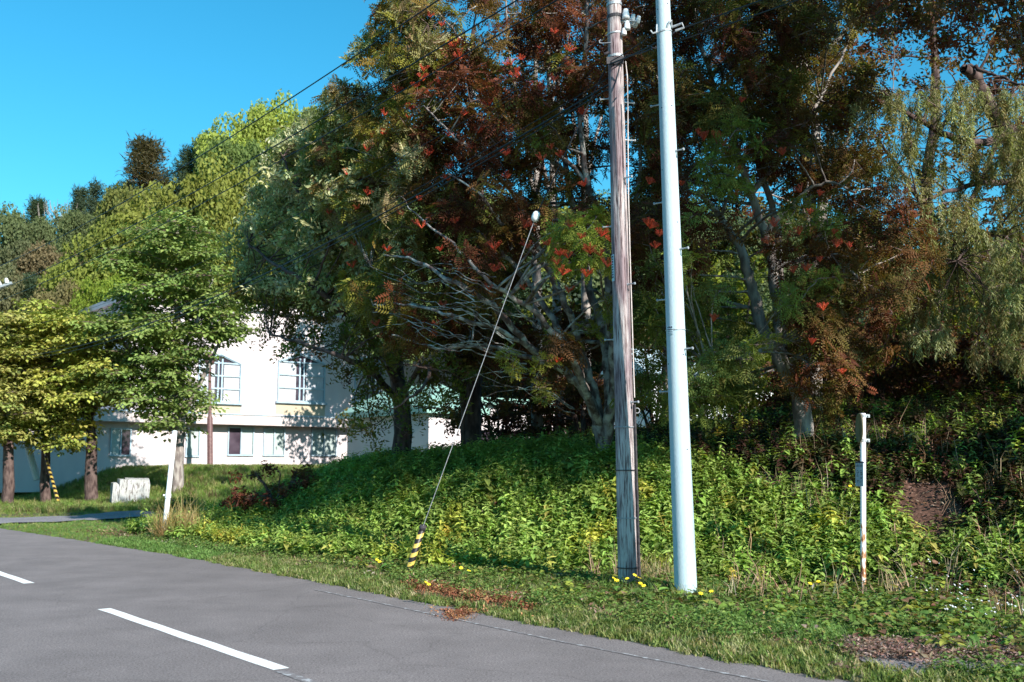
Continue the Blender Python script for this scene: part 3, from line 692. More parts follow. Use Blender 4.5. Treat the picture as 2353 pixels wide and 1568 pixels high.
# ------------------------------------------------------------------ wires
def wire_plane(p0, k, z): return Vector((p0.x+D2.x*k, p0.y+D2.y*k, z))
def span(name, p0, K, z0, z1, sag, rad, label, k0=0, n=60, off=0, cat='cable', group='overhead cables', lateral=0.0):
    pts = []
    for i in range(n+1):
        k = k0+(K-k0)*i/n; u = k/K if k >= 0 else 0
        z = z0+(z1-z0)*u-4*sag*u*(1-u) if k >= 0 else z0; q = wire_plane(p0, k, z); pts.append(q+Vector((N2.x, N2.y, 0))*lateral)
    mb = MB(); mb.tube(pts, rad, 5); return tag(mb.build(name, M_WIRE), label, cat, group)
W0 = Vector((1.6, 14.1, 0)); C0 = P(1528, 92, YC)
span('overhead_cable', W0, 39.5, 10.4, 10.6, .5, .014, 'uppermost black cable crossing the open blue sky')
span('overhead_cable', W0, 39.5, 9.45, 9.5, .4, .014, 'second black cable below the uppermost one, passing in front of the tree tops')
span('overhead_cable', W0, 39.5, 9.05, 9.0, .4, .012, 'third cable from the top, thin and just under the second one')
span('telephone_cable', W0, 39.5, 7.32, 6.6, 1.12, .014, 'thickest low black cable sagging left from the clamp on the wooden pole')
span('telephone_cable', W0, 39.5, 7.26, 6.5, 1.16, .009, 'thin black cable sagging just under the thickest low cable')
span('telephone_cable', W0, 39.5, 7.42, 6.75, 1.1, .006, 'finest black cable sagging just above the thickest low cable')
span('overhead_cable', W0, 39.5, 8.05, 7.7, .9, .005, 'single thin cable halfway between the upper cables and the low bundle')
def wire_pts(name, pts, rad, label, sag=.05, mat=None, cat='cable', group=None, n=16, sides=5):
    P_ = []
    for a, b_ in zip(pts[:-1], pts[1:]):
        for i in range(n): u = i/n; p = a.lerp(b_, u); p = p-Vector((0, 0, 4*sag*u*(1-u))); P_.append(p)
    P_.append(pts[-1]); mb = MB(); mb.tube(P_, rad, sides); return tag(mb.build(name, mat or M_WIRE), label, cat, group)
wa = P(1402, 147, YW-.14)
wire_pts('telephone_cable', [wa, P(1513, 96, YC-.12), P(1554, 70, YC-.16)], .012, 'black cable joining the two poles, running up to the clamp on the concrete pole', .02)
wire_pts('telephone_cable', [P(1404, 141, YW-.14), P(1500, 78, YC+.2)], .007, 'thin cable above the black one joining the two poles', .02)
wire_pts('telephone_cable', [P(1404, 152, YW-.14), P(1440, 127, YW-.2), P(1500, 110, YC+.1), P(1519, 100, YC+.1)], .010, 'slack cable looping low between the two poles', .03)
cr_ = P(1554, 70, YC-.16); 
def onward(a, px, py, k): # towards the next pole beyond the right edge
    return Vector((a.x-D2.x*k, a.y-D2.y*k, a.z+.0))
wire_pts('telephone_cable', [cr_, onward(cr_, 0, 0, 12)+Vector((0, 0, .05))], .011, 'black cable leaving the concrete pole toward the upper right', .25)
c2 = P(1545, 99, YC+.02); wire_pts('telephone_cable', [c2, onward(c2, 0, 0, 12)], .010, 'lower of the two cables leaving the concrete pole toward the upper right', .25)
c3 = P(1547, 118, YC+.1); wire_pts('telephone_cable', [c3, P(1700, 228, 19)], .004, 'very thin wire dropping right from the concrete pole into the trees', .1)
# guy wire
ga = G(933, 1330, .03); gtop = P(1404, 130, YW+.05); gbal = P(1231, 498, 14.95); gg = P(973, 1208, 16.0)
gdir = (gg-ga)
guy = axis_root('guy_wire', ga, gg, 'taut steel guy wire with a white ball insulator above a striped guard', 'guy wire')
def gl(p): return guy.rotation_euler.to_matrix().inverted() @ (p-ga)
mb = MB(); mb.tube([gl(ga)+Vector((0, 0, .1)), gl(gg), gl(gbal)], .0055, 6); mb.build('lower_wire', M_STEELW, guy)
mb = MB(); mb.tube([gl(gbal), gl(gtop)], .009, 6); mb.build('upper_wire', M_WIRE, guy)
dz = (gl(gbal)-gl(gg)).normalized(); q = dz.to_track_quat('Z', 'Y').to_matrix().to_4x4()
mb = MB(); mb.revolve([(.0, -.085), (.03, -.078), (.055, -.045), (.062, -.005), (.06, .005), (.062, .01), (.055, .05), (.03, .08), (0, .085)], Matrix.Translation(gl(gbal)) @ q, 18); bi = mb.build('ball_insulator', M_PORC, guy, True)
mb = MB(); mb.revolve([(.0635, -.012), (.066, -.012), (.066, .012), (.0635, .012)], Matrix.Translation(gl(gbal)) @ q @ Matrix.Rotation(math.pi/2, 4, 'X'), 18); mb.build('strap', M_DARKM, bi)
def stripes(name, per, sl=.55, ph=0.0, r=.05):
    m, nt = mat_new(name); b = principled(nt, .45, .4); tc = N(nt, 'ShaderNodeTexCoord'); sp = N(nt, 'ShaderNodeSeparateXYZ'); nt.links.new(tc.outputs['Object'], sp.inputs[0])
    a = N(nt, 'ShaderNodeMath', operation='MULTIPLY'); a.inputs[1].default_value = sl; nt.links.new(sp.outputs[0], a.inputs[0])
    s = N(nt, 'ShaderNodeMath', operation='ADD'); nt.links.new(a.outputs[0], s.inputs[0]); nt.links.new(sp.outputs[2], s.inputs[1])
    d = N(nt, 'ShaderNodeMath', operation='DIVIDE'); d.inputs[1].default_value = per; nt.links.new(s.outputs[0], d.inputs[0])
    fr = N(nt, 'ShaderNodeMath', operation='FRACT'); nt.links.new(d.outputs[0], fr.inputs[0]); g = N(nt, 'ShaderNodeMath', operation='GREATER_THAN'); g.inputs[1].default_value = .47; nt.links.new(fr.outputs[0], g.inputs[0])
    mx = N(nt, 'ShaderNodeMix', data_type='RGBA'); mx.inputs[6].default_value = (.68, .47, .10, 1); mx.inputs[7].default_value = (.018, .012, .012, 1); nt.links.new(g.outputs[0], mx.inputs[0])
    nz = N(nt, 'ShaderNodeTexNoise', Scale=22, Detail=6); nt.links.new(tc.outputs['Object'], nz.inputs['Vector']); m2 = N(nt, 'ShaderNodeMix', data_type='RGBA', blend_type='MULTIPLY'); m2.inputs[0].default_value = .35; nt.links.new(mx.outputs[2], m2.inputs[6]); nt.links.new(nz.outputs[0], m2.inputs[7])
    nt.links.new(m2.outputs[2], b.inputs['Base Color']); return m
M_STR = stripes('yellow_black_stripes', .158, -.7)
guard = axis_root('guy_guard', ga-gdir.normalized()*.08, gg, 'yellow and black striped tube guard at the road edge near the wooden pole', 'guy guard')
gL = gdir.length+.08; mb = MB(); mb.revolve([(.055, 0), (.046, gL-.06), (.046, gL-.06)], None, 20); mb.build('striped_tube', M_STR, guard, True)
mb = MB(); mb.revolve([(.049, gL-.065), (.053, gL-.06), (.053, gL-.005), (.045, gL), (.008, gL)], None, 20); mb.build('end_cap', M_DARKM, guard, True)
g2b = P(140, 1116, 42); g2b.z = Hs(g2b.x, g2b.y)-.05; g2t = P(105, 1050, 44)
guard2 = axis_root('guy_guard', g2b, g2t, 'distant yellow and black striped guard on the grass bank at the left', 'guy guard')
L2_ = (g2t-g2b).length; mb = MB(); mb.revolve([(.07, 0), (.06, L2_), (.01, L2_)], None, 12); mb.build('striped_tube', stripes('yellow_black_stripes_far', .3, .6), guard2, True)
wire_pts('guy_wire', [g2t, P(-45, 640, 46)], .012, 'guy wire rising from the distant striped guard to the leaning pole', 0, M_STEELW, 'guy wire', n=2)

# ------------------------------------------------------------------ sign post (right)
m, nt = mat_new('rusty_white_paint'); b = principled(nt, .5, .35); tc = N(nt, 'ShaderNodeTexCoord'); sp = N(nt, 'ShaderNodeSeparateXYZ'); nt.links.new(tc.outputs['Object'], sp.inputs[0])
nz = N(nt, 'ShaderNodeTexNoise', Scale=9, Detail=7); mp = N(nt, 'ShaderNodeMapping'); mp.inputs['Scale'].default_value = (2.2, 2.2, .7); nt.links.new(tc.outputs['Object'], mp.inputs[0]); nt.links.new(mp.outputs[0], nz.inputs['Vector'])
mr = N(nt, 'ShaderNodeMapRange'); mr.inputs[1].default_value = .35; mr.inputs[2].default_value = 1.55; mr.inputs[3].default_value = .10; mr.inputs[4].default_value = -.28; nt.links.new(sp.outputs[2], mr.inputs[0])
ad = N(nt, 'ShaderNodeMath', operation='ADD'); nt.links.new(nz.outputs[0], ad.inputs[0]); nt.links.new(mr.outputs[0], ad.inputs[1])
cr = N(nt, 'ShaderNodeValToRGB'); cr.color_ramp.elements[0].position = .5; cr.color_ramp.elements[0].color = (.78, .75, .76, 1); cr.color_ramp.elements[1].position = .62; cr.color_ramp.elements[1].color = (.16, .05, .025, 1)
e = cr.color_ramp.elements.new(.55); e.color = (.5, .26, .12, 1); nt.links.new(ad.outputs[0], cr.inputs[0]); nt.links.new(cr.outputs[0], b.inputs['Base Color']); M_RUSTP = m
sb = P(1983, 1357, 14.2); sb.z = Hs(sb.x, sb.y)-.05; stp = P(1983, 950, 14.2); 
sign = axis_root('bus_stop_sign', sb, stp, 'rusting white post with round sign seen edge on, on the right verge', 'sign post'); SL = (stp-sb).length
def Ls(py): return (P(1983, py, 14.2)-sb).length
mb = MB(); mb.revolve([(.038, 0), (.037, SL-.01), (.03, SL), (0, SL)], None, 20); mb.build('post', M_RUSTP, sign, True)
for py in (956, 1012):
    z = Ls(py); mb = MB(); mb.revolve([(.036, -.02), (.043, -.02), (.043, .02), (.036, .02)], Matrix.Translation((0, 0, z)), 16); mb.box((.03, -.03, z-.022), (.085, -.01, z+.022)); mb.tube([(.065, -.045, z), (.065, .0, z)], .012, 6); mb.build('clamp', M_STEEL, sign)
zc = (Ls(952)+Ls(1016))/2; M = Matrix.Translation((-.062, -.03, zc)) @ Matrix.Rotation(R(-6), 4, 'Z') @ Matrix.Rotation(math.pi/2, 4, 'Y')
rd = (Ls(950)-Ls(1017))/2; mb = MB(); mb.revolve([(0, .006), (rd-.01, .006), (rd, .012), (rd+.003, 0), (rd, -.012), (rd-.01, -.006), (0, -.006)], M @ Matrix.Scale(1, 4), 36)
mb.build('round_sign', noise_mat('sign_back', (.10, .085, .05), (.16, .14, .09), 6, .5), sign, True)
zc = (Ls(1062)+Ls(1118))/2; hz_ = (Ls(1062)-Ls(1118))/2; M = Matrix.Translation((-.075, -.085, zc)) @ Matrix.Rotation(R(-83), 4, 'Z')
mb = MB(); mb.box((-.115, -.006, -hz_), (.115, .006, hz_), M); pl = mb.build('timetable_plate', noise_mat('grey_blue_plate', (.30, .36, .46), (.36, .42, .52), 8, .5), sign)
mb = MB(); mb.box((-.118, -.009, hz_-.018), (.118, .008, hz_+.004), M)
yy = -.0085
def bar(x0, x1, z0, z1): mb.quad(*[M @ Vector(v) for v in ((x0, yy, z0), (x1, yy, z0), (x1, yy, z1), (x0, yy, z1))])
for k in range(5):
    x = -.085+k*.04; bar(x-.012, x+.012, hz_-.055, hz_-.048); bar(x-.003, x+.004, hz_-.065, hz_-.035); bar(x-.012, x+.012, hz_-.068, hz_-.062)
for r_, (z, xs) in enumerate(((.045, (-.05, .055)), (.02, (-.06, -.02, .05, .08)), (-.005, (-.05, .055, .085)), (-.03, (-.06, -.03)), (-.055, (.05, .075)), (-.09, (-.05, -.01)), (-.11, (-.04, .03)))):
    for x in xs: bar(x-.014, x+.01, z-.002, z+.004); bar(x-.004, x+.003, z-.009, z+.01)
mb.build('lettering', M_INK, pl, False)
# ------------------------------------------------------------------ white marker post (left) and others
pb = P(375, 1248, 24.2); pb.z = Hs(pb.x, pb.y)-.05; pt = P(402, 990, 24.0)
post = axis_root('marker_post', pb, pt, 'plain white painted post leaning right beside a tuft of dry grass', 'post'); pL = (pt-pb).length
M_WP = noise_mat('white_post_paint', (.62, .66, .7), (.8, .8, .82), 4, .5, 5, .3, .6)
mb = MB(); mb.revolve([(.058, 0), (.055, pL-.01), (.04, pL), (0, pL)], None, 16); mb.build('shaft', M_WP, post, True)
mb = MB(); zz = (P(388, 1140, 24.1)-pb).length; mb.revolve([(.058, zz-.06), (.068, zz-.05), (.068, zz+.03), (.058, zz+.05)], None, 16); mb.tube([(-.07, -.04, zz), (-.1, -.05, zz+.02)], .02, 6); mb.build('collar', M_WP, post)
lb = P(483, 1080, 55); lb.z = 1.45; lt = P(482, 838, 55)
lamp = axis_root('lamp_post', lb, lt, 'slim brown lamp post standing against the white building front', 'lamp post'); lL = (lt-lb).length; lm = (P(482, 962, 55)-lb).length
M_BR = noise_mat('brown_metal', (.10, .05, .05), (.16, .09, .085), 12, .5, 4)
mb = MB(); mb.revolve([(.18, 0), (.155, .1), (.15, lm), (.10, lm+.15)], None, 12); mb.build('base_column', M_BR, lamp, True)
mb = MB(); mb.revolve([(.095, lm), (.08, lL), (0, lL)], None, 12); mb.build('pole', M_BR, lamp, True)
mb = MB(); mb.revolve([(0, lL-.05), (.2, lL), (.32, lL+.25), (.26, lL+.5), (.12, lL+.62), (0, lL+.65)], None, 14); mb.build('lamp_head', M_BR, lamp, True)
# weathered white block on the bank
qb = P(300, 1116, 42); qb.z = Hs(qb.x, qb.y)
blk = empty('weathered_block', qb, 'cracked white weathered block standing on the grass bank by the drive', 'concrete block'); blk.rotation_euler = (0, 0, .45)
def slab(x0, x1, y0, y1, h, seed):
    random.seed(seed); mb = MB(); n = 6; V = []; F = []
    ring = [(x0, y0), ((x0+x1)/2, y0-.02), (x1, y0), (x1, (y0+y1)/2), (x1, y1), ((x0+x1)/2, y1), (x0, y1), (x0, (y0+y1)/2)]
    for i in range(n+1):
        for x, y in ring: V.append((x+rv(-.02, .02), y+rv(-.02, .02), -.25+(h+.25)*i/n + (rv(-.07, .05) if i == n else 0)))
        if i: F += [(8*(i-1)+k, 8*(i-1)+(k+1) % 8, 8*i+(k+1) % 8, 8*i+k) for k in range(8)]
    mb.add(V, F); mb.add(V[-8:]+[((x0+x1)/2, (y0+y1)/2, h+.03)], [(k, (k+1) % 8, 8) for k in range(8)]); return mb
M_BLK = noise_mat('cracked_white_paint', (.15, .13, .12), (.40, .39, .38), 7, .8, 9, .38, .48, (3, 3, .5), .6)
for i, (a, b_, h) in enumerate(((-.72, -.475, .86), (-.465, -.195, .99), (-.185, .68, 1.02))): slab(a, b_, -.5, .5, h, i).build('slab', M_BLK, blk)
random.seed(21)


# ================================================================== VEGETATION
def bez(pts, n):
    """smooth a polyline (Catmull-Rom)"""
    pts = [Vector(p) for p in pts]; out = []
    for i in range(len(pts)-1):
        p0 = pts[max(i-1, 0)]; p1 = pts[i]; p2 = pts[i+1]; p3 = pts[min(i+2, len(pts)-1)]
        for k in range(n):
            t = k/n; out.append(.5*((2*p1)+(p2-p0)*t+(2*p0-5*p1+4*p2-p3)*t*t+(3*p1-p0-3*p2+p3)*t*t*t))
    out.append(pts[-1]); return out
def limb_mesh(mb, pts, r0, r1, sides=8, wob=.03):
    p = bez(pts, 5); n = len(p); p = [q+Vector((rv(), rv(), rv()))*wob*(1 if 0 < i < n-1 else 0) for i, q in enumerate(p)]
    mb.tube(p, [r0+(r1-r0)*(i/(n-1))**.8 for i in range(n)], sides, cap=False); return p
class Tree:
    """trunk + limbs (own mesh), crown (own mesh)"""
    def __init__(s, name, base, label, cat, bark, group=None):
        s.root = empty(name, base, label, cat, group); s.base = Vector(base); s.mb = MB(); s.bark = bark; s.nodes = []; s.pos = []; s.dir = []; s.scl = []; s.col = []; s.tw = []; s.mats = []
    def limb(s, pts, r0, r1, sides=8, wob=.03):
        p = limb_mesh(s.mb, pts, r0, r1, sides, wob); n = len(p)
        for i, q in enumerate(p):
            if i > n*.2: s.nodes.append((q, r0+(r1-r0)*(i/(n-1))))
        return p
    def clump(s, c, rad, n, cols, wts, scl=1.0, out=.6, droop=0.0, branch=True, twig_r=.006, sub=5, upz=.35, hang=False):
        c = Vector(c); rad = Vector(rad) if hasattr(rad, '__len__') else Vector((rad, rad, rad))
        if branch and s.nodes:
            # attach to a good limb node: near and preferably lower
            best = min(s.nodes, key=lambda q: (q[0]-c).length + max(0, q[0].z-c.z)*1.2)
            a, r = best; d = c-a; L = d.length
            if L > .15:
                m = a.lerp(c, .5)+Vector((rv(), rv(), rv()))*L*.10+Vector((0, 0, L*.06)); rr = min(r*.6, .012+.012*L)
                limb_mesh(s.mb, [a, m, c], rr, .008, 5, .01*L)
        K = max(2, n//sub); subs = []
        for k in range(K):
            v = Vector(rng.normal(size=3)); v.normalize(); v *= random.random()**.4; e = c+Vector((v.x*rad.x, v.y*rad.y, v.z*rad.z)); subs.append(e); s.tw.append((c, e, twig_r*1.6, twig_r*.8))
        p = []
        for i in range(n):
            e = subs[i % K]; v = Vector(rng.normal(size=3)); v.normalize(); q = e+Vector((v.x*rad.x, v.y*rad.y, v.z*rad.z))*.38; p.append(q); s.tw.append((e, q, twig_r*.8, twig_r*.4))
            o = (q-c); o = Vector((o.x/rad.x, o.y/rad.y, o.z/rad.z)); o.normalize()
            d = o*out + Vector((0, 0, upz)) + Vector(rng.normal(size=3))*.25
            s.dir.append((0, 0, 1) if hang else tuple(d)); 
        s.pos += [tuple(q) for q in p]; s.scl += list(scl*rng.uniform(.8, 1.2, n)); base = palette(1, cols, wts, .05)[0]
        cc = palette(n, cols, wts, .12)*.6+np.array(base)*.4; s.col += [tuple(x) for x in cc]
    def finish(s, tpls, leafmat, crown_name='crown', trunk_name='trunk', join=False):
        A = np.array([t[0] for t in s.tw]) if s.tw else np.zeros((0, 3)); B = np.array([t[1] for t in s.tw]) if s.tw else A
        if join and len(s.tw): s.mb.prisms(A, B, np.array([t[2] for t in s.tw]), np.array([t[3] for t in s.tw]))
        o = s.mb.build(trunk_name, s.bark, s.root, not join); o.location = -s.base
        if len(s.tw) and not join:
            tm = MB(); tm.prisms(A, B, np.array([t[2] for t in s.tw]), np.array([t[3] for t in s.tw])); o = tm.build('twigs', M_TWIG, s.root); o.location = -s.base
        if s.pos:
            z = np.array(s.dir); rot = frames(z); o = foliage(crown_name, tpls, np.array(s.pos), rot, np.array(s.scl), np.array(s.col), leafmat, s.root); o.location = -s.base
        s.root.location = s.base
    def berries(s, pts):
        me = berry_mesh()
        for p in pts:
            o = link('berry_bunch', me, M_BERRY, s.root); o.location = Vector(p)-s.base; o.rotation_euler = (rv(-.3, .3), rv(-.3, .3), rv(-3, 3)); k = rv(.6, 1.05); o.scale = (k, k, k)
_bm = {}
def berry_mesh():
    k = random.randint(0, 2)
    if k in _bm: return _bm[k]
    mb = MB()
    lobes = [Vector((rv(-.11, .11), rv(-.11, .11), rv(-.06, .04))) for _ in range(7)]
    for i in range(63):
        lb = lobes[i % 7]; a = rv(0, 6.28); r = .034*math.sqrt(random.random()); c = lb+Vector((r*math.cos(a), r*math.sin(a), rv(-.02, .015)-.02*(r/.034)**2)); q = .0078
        V = [c+Vector(v)*q for v in ((1, 0, 0), (-1, 0, 0), (0, 1, 0), (0, -1, 0), (0, 0, 1), (0, 0, -1))]
        mb.add([tuple(v) for v in V], [(0, 2, 4), (2, 1, 4), (1, 3, 4), (3, 0, 4), (2, 0, 5), (1, 2, 5), (3, 1, 5), (0, 3, 5)])
        mb.prisms([(0, 0, -.13)], [tuple(c)], [.0025], [.0015])
    _bm[k] = mb.mesh('berry_bunch', True); return _bm[k]
def in_poly(x, y, poly):
    c = False; n = len(poly); j = n-1
    for i in range(n):
        xi, yi = poly[i]; xj, yj = poly[j]
        if (yi > y) != (yj > y) and x < (xj-xi)*(y-yi)/(yj-yi)+xi: c = not c
        j = i
    return c
def fill(poly, n, y0, y1, mind=45, seed=1, dfun=None):
    """random spots through a volume whose outline seen from the road is poly"""
    r = random.Random(seed); xs = [p[0] for p in poly]; ys = [p[1] for p in poly]; out = []; tries = 0
    while len(out) < n and tries < n*60:
        tries += 1; x = r.uniform(min(xs), max(xs)); y = r.uniform(min(ys), max(ys))
        if not in_poly(x, y, poly): continue
        d = r.uniform(y0, y1) + (dfun(x, y) if dfun else 0)
        if any((x-a)**2+(y-b)**2 < mind**2 and abs(d-c) < 1.2 for a, b, c in out): continue
        out.append((x, y, d))
    return out

GREEN = (.140, .142, .026); YGREEN = (.25, .24, .04); RED = (.155, .050, .022); MAR = (.10, .030, .018); PALE = (.38, .36, .19); OLIVE = (.155, .105, .032)  # RED and MAR: autumn leaf colours that also carry the maroon canopy shade
# ---- rowan, left of the wooden pole: many stems fanning up and to the left
def y_wire(px): # distance of the cable line in that direction: the crowns stand behind it
    q = (px-1176.5)/2371; k = (1.6-q*14.1)/(.624+.782*q); return 14.1+.782*k
def dp(x, d): return max(d, y_wire(x)+.9) if x < 1330 else d
def PL(*a): return [P(x, y, dp(x, d)) for x, y, d in a]
b0 = P(1395, 1062, 20); b0.z = Hs(b0.x, b0.y)-.1
T = Tree('rowan_tree', b0, 'large rowan with fanning lichen grey stems and red berries behind the wooden pole', 'tree', M_BARK)
T.limb([b0]+PL((1375, 985, 20), (1345, 900, 19.8), (1290, 850, 19.5), (1210, 790, 19), (1130, 700, 18.5), (1040, 650, 18), (960, 600, 17.5), (880, 585, 17.2)), .14, .015)
T.limb(PL((1385, 1000, 20), (1365, 900, 20), (1340, 820, 20), (1300, 700, 19.5), (1255, 610, 19.2), (1225, 540, 19), (1180, 450, 19), (1110, 370, 18.8), (1050, 320, 18.5), (980, 250, 18)), .10, .015)
T.limb(PL((1345, 900, 19.8), (1300, 790, 20), (1250, 700, 20.3), (1180, 610, 20.4), (1130, 560, 20.4), (1060, 500, 20.4), (960, 420, 20)), .09, .02)
T.limb(PL((1255, 610, 19.2), (1200, 555, 18.8), (1140, 500, 18.4), (1100, 440, 18), (1030, 400, 17.8)), .06, .012)
T.limb(PL((1395, 1010, 20), (1400, 900, 20.3), (1385, 760, 20.6), (1360, 680, 20.8), (1335, 560, 21), (1300, 400, 21), (1285, 200, 21), (1270, 50, 21), (1250, -80, 21)), .12, .03)
T.limb(PL((1392, 1020, 20), (1410, 860, 19.6), (1400, 700, 19.4), (1392, 560, 19.3), (1350, 420, 19.2), (1330, 250, 19), (1345, 100, 19), (1350, -60, 19)), .11, .03)
T.limb(PL((1378, 980, 20), (1330, 860, 19), (1270, 760, 18.6), (1190, 690, 18.2), (1110, 640, 18), (1040, 560, 17.6), (940, 480, 17.4)), .085, .015)
T.limb(PL((1290, 850, 19.5), (1200, 815, 19.8), (1100, 795, 20), (1000, 800, 20), (900, 770, 20)), .06, .015)
T.limb(PL((1210, 790, 19), (1120, 750, 18.6), (1020, 720, 18.2), (930, 700, 18), (860, 700, 17.8)), .05, .012)
T.limb(PL((1300, 400, 21), (1200, 300, 20.5), (1120, 180, 20), (1050, 80, 19.6), (980, 0, 19.4)), .06, .015)
T.limb(PL((1350, 420, 19.2), (1250, 330, 19.4), (1150, 280, 19.6), (1050, 180, 19.8), (950, 120, 19.6)), .05, .012)
T.limb(PL((1410, 720, 19.4), (1440, 560, 19.4), (1470, 400, 19.6), (1460, 200, 19.8), (1480, 0, 20)), .06, .02)
for (x, y, d) in [(1000, 700, 17.9), (1050, 745, 18.2), (960, 650, 17.5), (1100, 690, 18), (1080, 800, 19), (1010, 620, 17.5), (1150, 860, 19.5), (940, 740, 18), (1020, 790, 18.5), (1190, 900, 19)]:
    for k in range(3): # bare twiggy side shoots low in the crown
        T.limb(PL((x+130, y+rv(10, 60), d+.5), (x+60, y+rv(-10, 30), d+.2), (x, y+rv(-20, 20), d), (x-rv(50, 110), y+rv(-45, 25), d-.2)), .014, .004, 5, .03)
POLY_D = [(860, 10), (850, 90), (865, 150), (790, 190), (755, 250), (735, 330), (745, 420), (740, 520), (770, 600), (830, 690), (900, 740), (1000, 800), (1100, 830), (1180, 880), (1260, 860), (1380, 790), (1480, 700), (1490, 300), (1490, -60), (880, -60)]
spots = fill(POLY_D, 290, 17.0, 21.8, 30, 3)
for i, (x, y, d) in enumerate(spots):
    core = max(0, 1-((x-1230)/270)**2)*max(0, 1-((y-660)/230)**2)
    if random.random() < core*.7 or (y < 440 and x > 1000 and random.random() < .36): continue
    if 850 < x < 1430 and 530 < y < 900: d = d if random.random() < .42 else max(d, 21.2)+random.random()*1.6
    left = x < 985-(y-300)*.12; n = 18 if y > 430 else 19  # light put into leaf colour: pale lit clumps left, maroon shaded ones elsewhere
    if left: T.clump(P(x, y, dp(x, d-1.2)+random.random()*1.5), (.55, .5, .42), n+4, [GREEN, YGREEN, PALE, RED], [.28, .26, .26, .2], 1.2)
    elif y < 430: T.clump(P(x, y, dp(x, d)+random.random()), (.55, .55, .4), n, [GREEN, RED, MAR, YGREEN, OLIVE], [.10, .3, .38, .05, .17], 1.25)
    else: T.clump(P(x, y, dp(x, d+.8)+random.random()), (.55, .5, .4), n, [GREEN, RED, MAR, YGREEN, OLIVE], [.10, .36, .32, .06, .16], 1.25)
# bright sunlit sprays by the wooden pole
for (x, y, d) in [(1300, 560, 16.6), (1340, 545, 16.5), (1290, 530, 16.7), (1380, 540, 16.6), (1355, 590, 16.5), (1310, 600, 16.6), (1395, 590, 16.6), (1270, 575, 16.8), (1340, 620, 16.7), (1400, 520, 16.8), (1370, 500, 16.8), (1310, 510, 16.9)]:
    T.clump(P(x, y, d), (.25, .25, .18), 8, [(.24, .28, .045), (.17, .22, .035), (.32, .30, .06), (.28, .12, .04)], [.45, .3, .15, .1], .95)
for (x, y, d) in [(1240, 830, 18), (1390, 690, 18), (1340, 760, 18.5), (1180, 830, 18.2), (1250, 910, 18.5)]:
    T.clump(P(x, y, d), (.3, .3, .2), 6, [GREEN, YGREEN], [.5, .5], .9)
T.limb(PL((1400, 760, 19.4), (1390, 680, 18.4), (1370, 610, 17.2), (1340, 570, 16.6)), .035, .01, 5)
T.finish(T_ROWAN, M_LEAF)
bpx = [(x+rv(-12, 12), y+rv(-10, 10), d) for (x, y, d) in [(1320, 515, 16.5), (1340, 540, 16.3), (1352, 555, 16.3), (1265, 560, 16.4), (1290, 575, 16.3), (1270, 590, 16.4), (1385, 530, 16.4), (1400, 545, 16.4), (1380, 575, 16.3), (1400, 600, 16.4), (1315, 585, 16.3), (1345, 625, 16.4), (1300, 610, 16.4),
    (1000, 30, 18), (1015, 45, 18), (1240, 110, 18.5), (1170, 150, 18.3), (1215, 190, 18.2), (1040, 300, 17.5), (1100, 290, 17.4), (960, 180, 17.6), (930, 240, 17.4), (890, 250, 17.2), (1130, 230, 17.8), (1180, 240, 18), (1230, 95, 18.5), (840, 330, 17), (870, 290, 17), (990, 350, 17.4), (1020, 395, 17.4), (960, 460, 17), (980, 520, 17), (1015, 560, 17), (1010, 690, 17.4), (850, 440, 16.8), (820, 480, 16.8), (1120, 245, 17.9), (1090, 330, 17.6), (1040, 380, 17.4), (900, 560, 16.9), (760, 480, 17), (790, 400, 17), (1270, 820, 18), (1000, 740, 17.5), (1300, 150, 18.5), (1195, 170, 18.2), (1450, 620, 17.5)] + [(random.uniform(780, 1350), random.uniform(60, 760), 17.2) for _ in range(44)]]
T.berries([P(a, b_, dp(a, d_)+(.15 if d_ > 17 else -.25)) for a, b_, d_ in bpx])

# ---- second rowan, right of the concrete pole
b1 = P(1845, 968, 19); b1.z = Hs(b1.x, b1.y)-.1
T = Tree('rowan_tree', b1, 'rowan with dark leaning trunk and reddish leaves right of the concrete pole', 'tree', M_BARKG)
T.limb([b1]+PL((1838, 915, 19), (1800, 840, 19), (1757, 762, 19), (1730, 670, 19), (1709, 598, 18.9), (1683, 539, 18.8), (1650, 490, 18.6), (1610, 452, 18.4), (1565, 440, 18.2)), .20, .03)
T.limb(PL((1800, 840, 19), (1790, 720, 19.4), (1775, 590, 19.5), (1756, 539, 19.4), (1727, 445, 19.2), (1683, 317, 19), (1640, 200, 19), (1600, 60, 19)), .15, .04)
T.limb(PL((1790, 720, 19.4), (1785, 520, 20), (1750, 400, 20), (1720, 260, 20), (1700, 100, 20), (1690, -60, 20)), .09, .03)
T.limb(PL((1820, 880, 19), (1790, 800, 18.4), (1700, 820, 18), (1640, 830, 17.6), (1580, 880, 17.4), (1545, 930, 17.2)), .05, .015)
T.limb(PL((1756, 539, 19.4), (1830, 460, 19), (1900, 420, 18.6), (1960, 440, 18.4)), .06, .015)
T.limb(PL((1775, 620, 19.4), (1870, 590, 19), (1950, 620, 18.6), (2010, 690, 18.4)), .06, .015)
T.limb(PL((1727, 445, 19.2), (1820, 330, 19.4), (1900, 200, 19.6), (1960, 60, 19.6)), .06, .02)
POLY_E = [(1480, -60), (1500, 300), (1470, 560), (1470, 760), (1500, 900), (1560, 960), (1640, 940), (1700, 900), (1800, 900), (1880, 930), (1960, 880), (2060, 760), (2110, 620), (2080, 480), (1960, 400), (1990, 250), (2000, -60)]
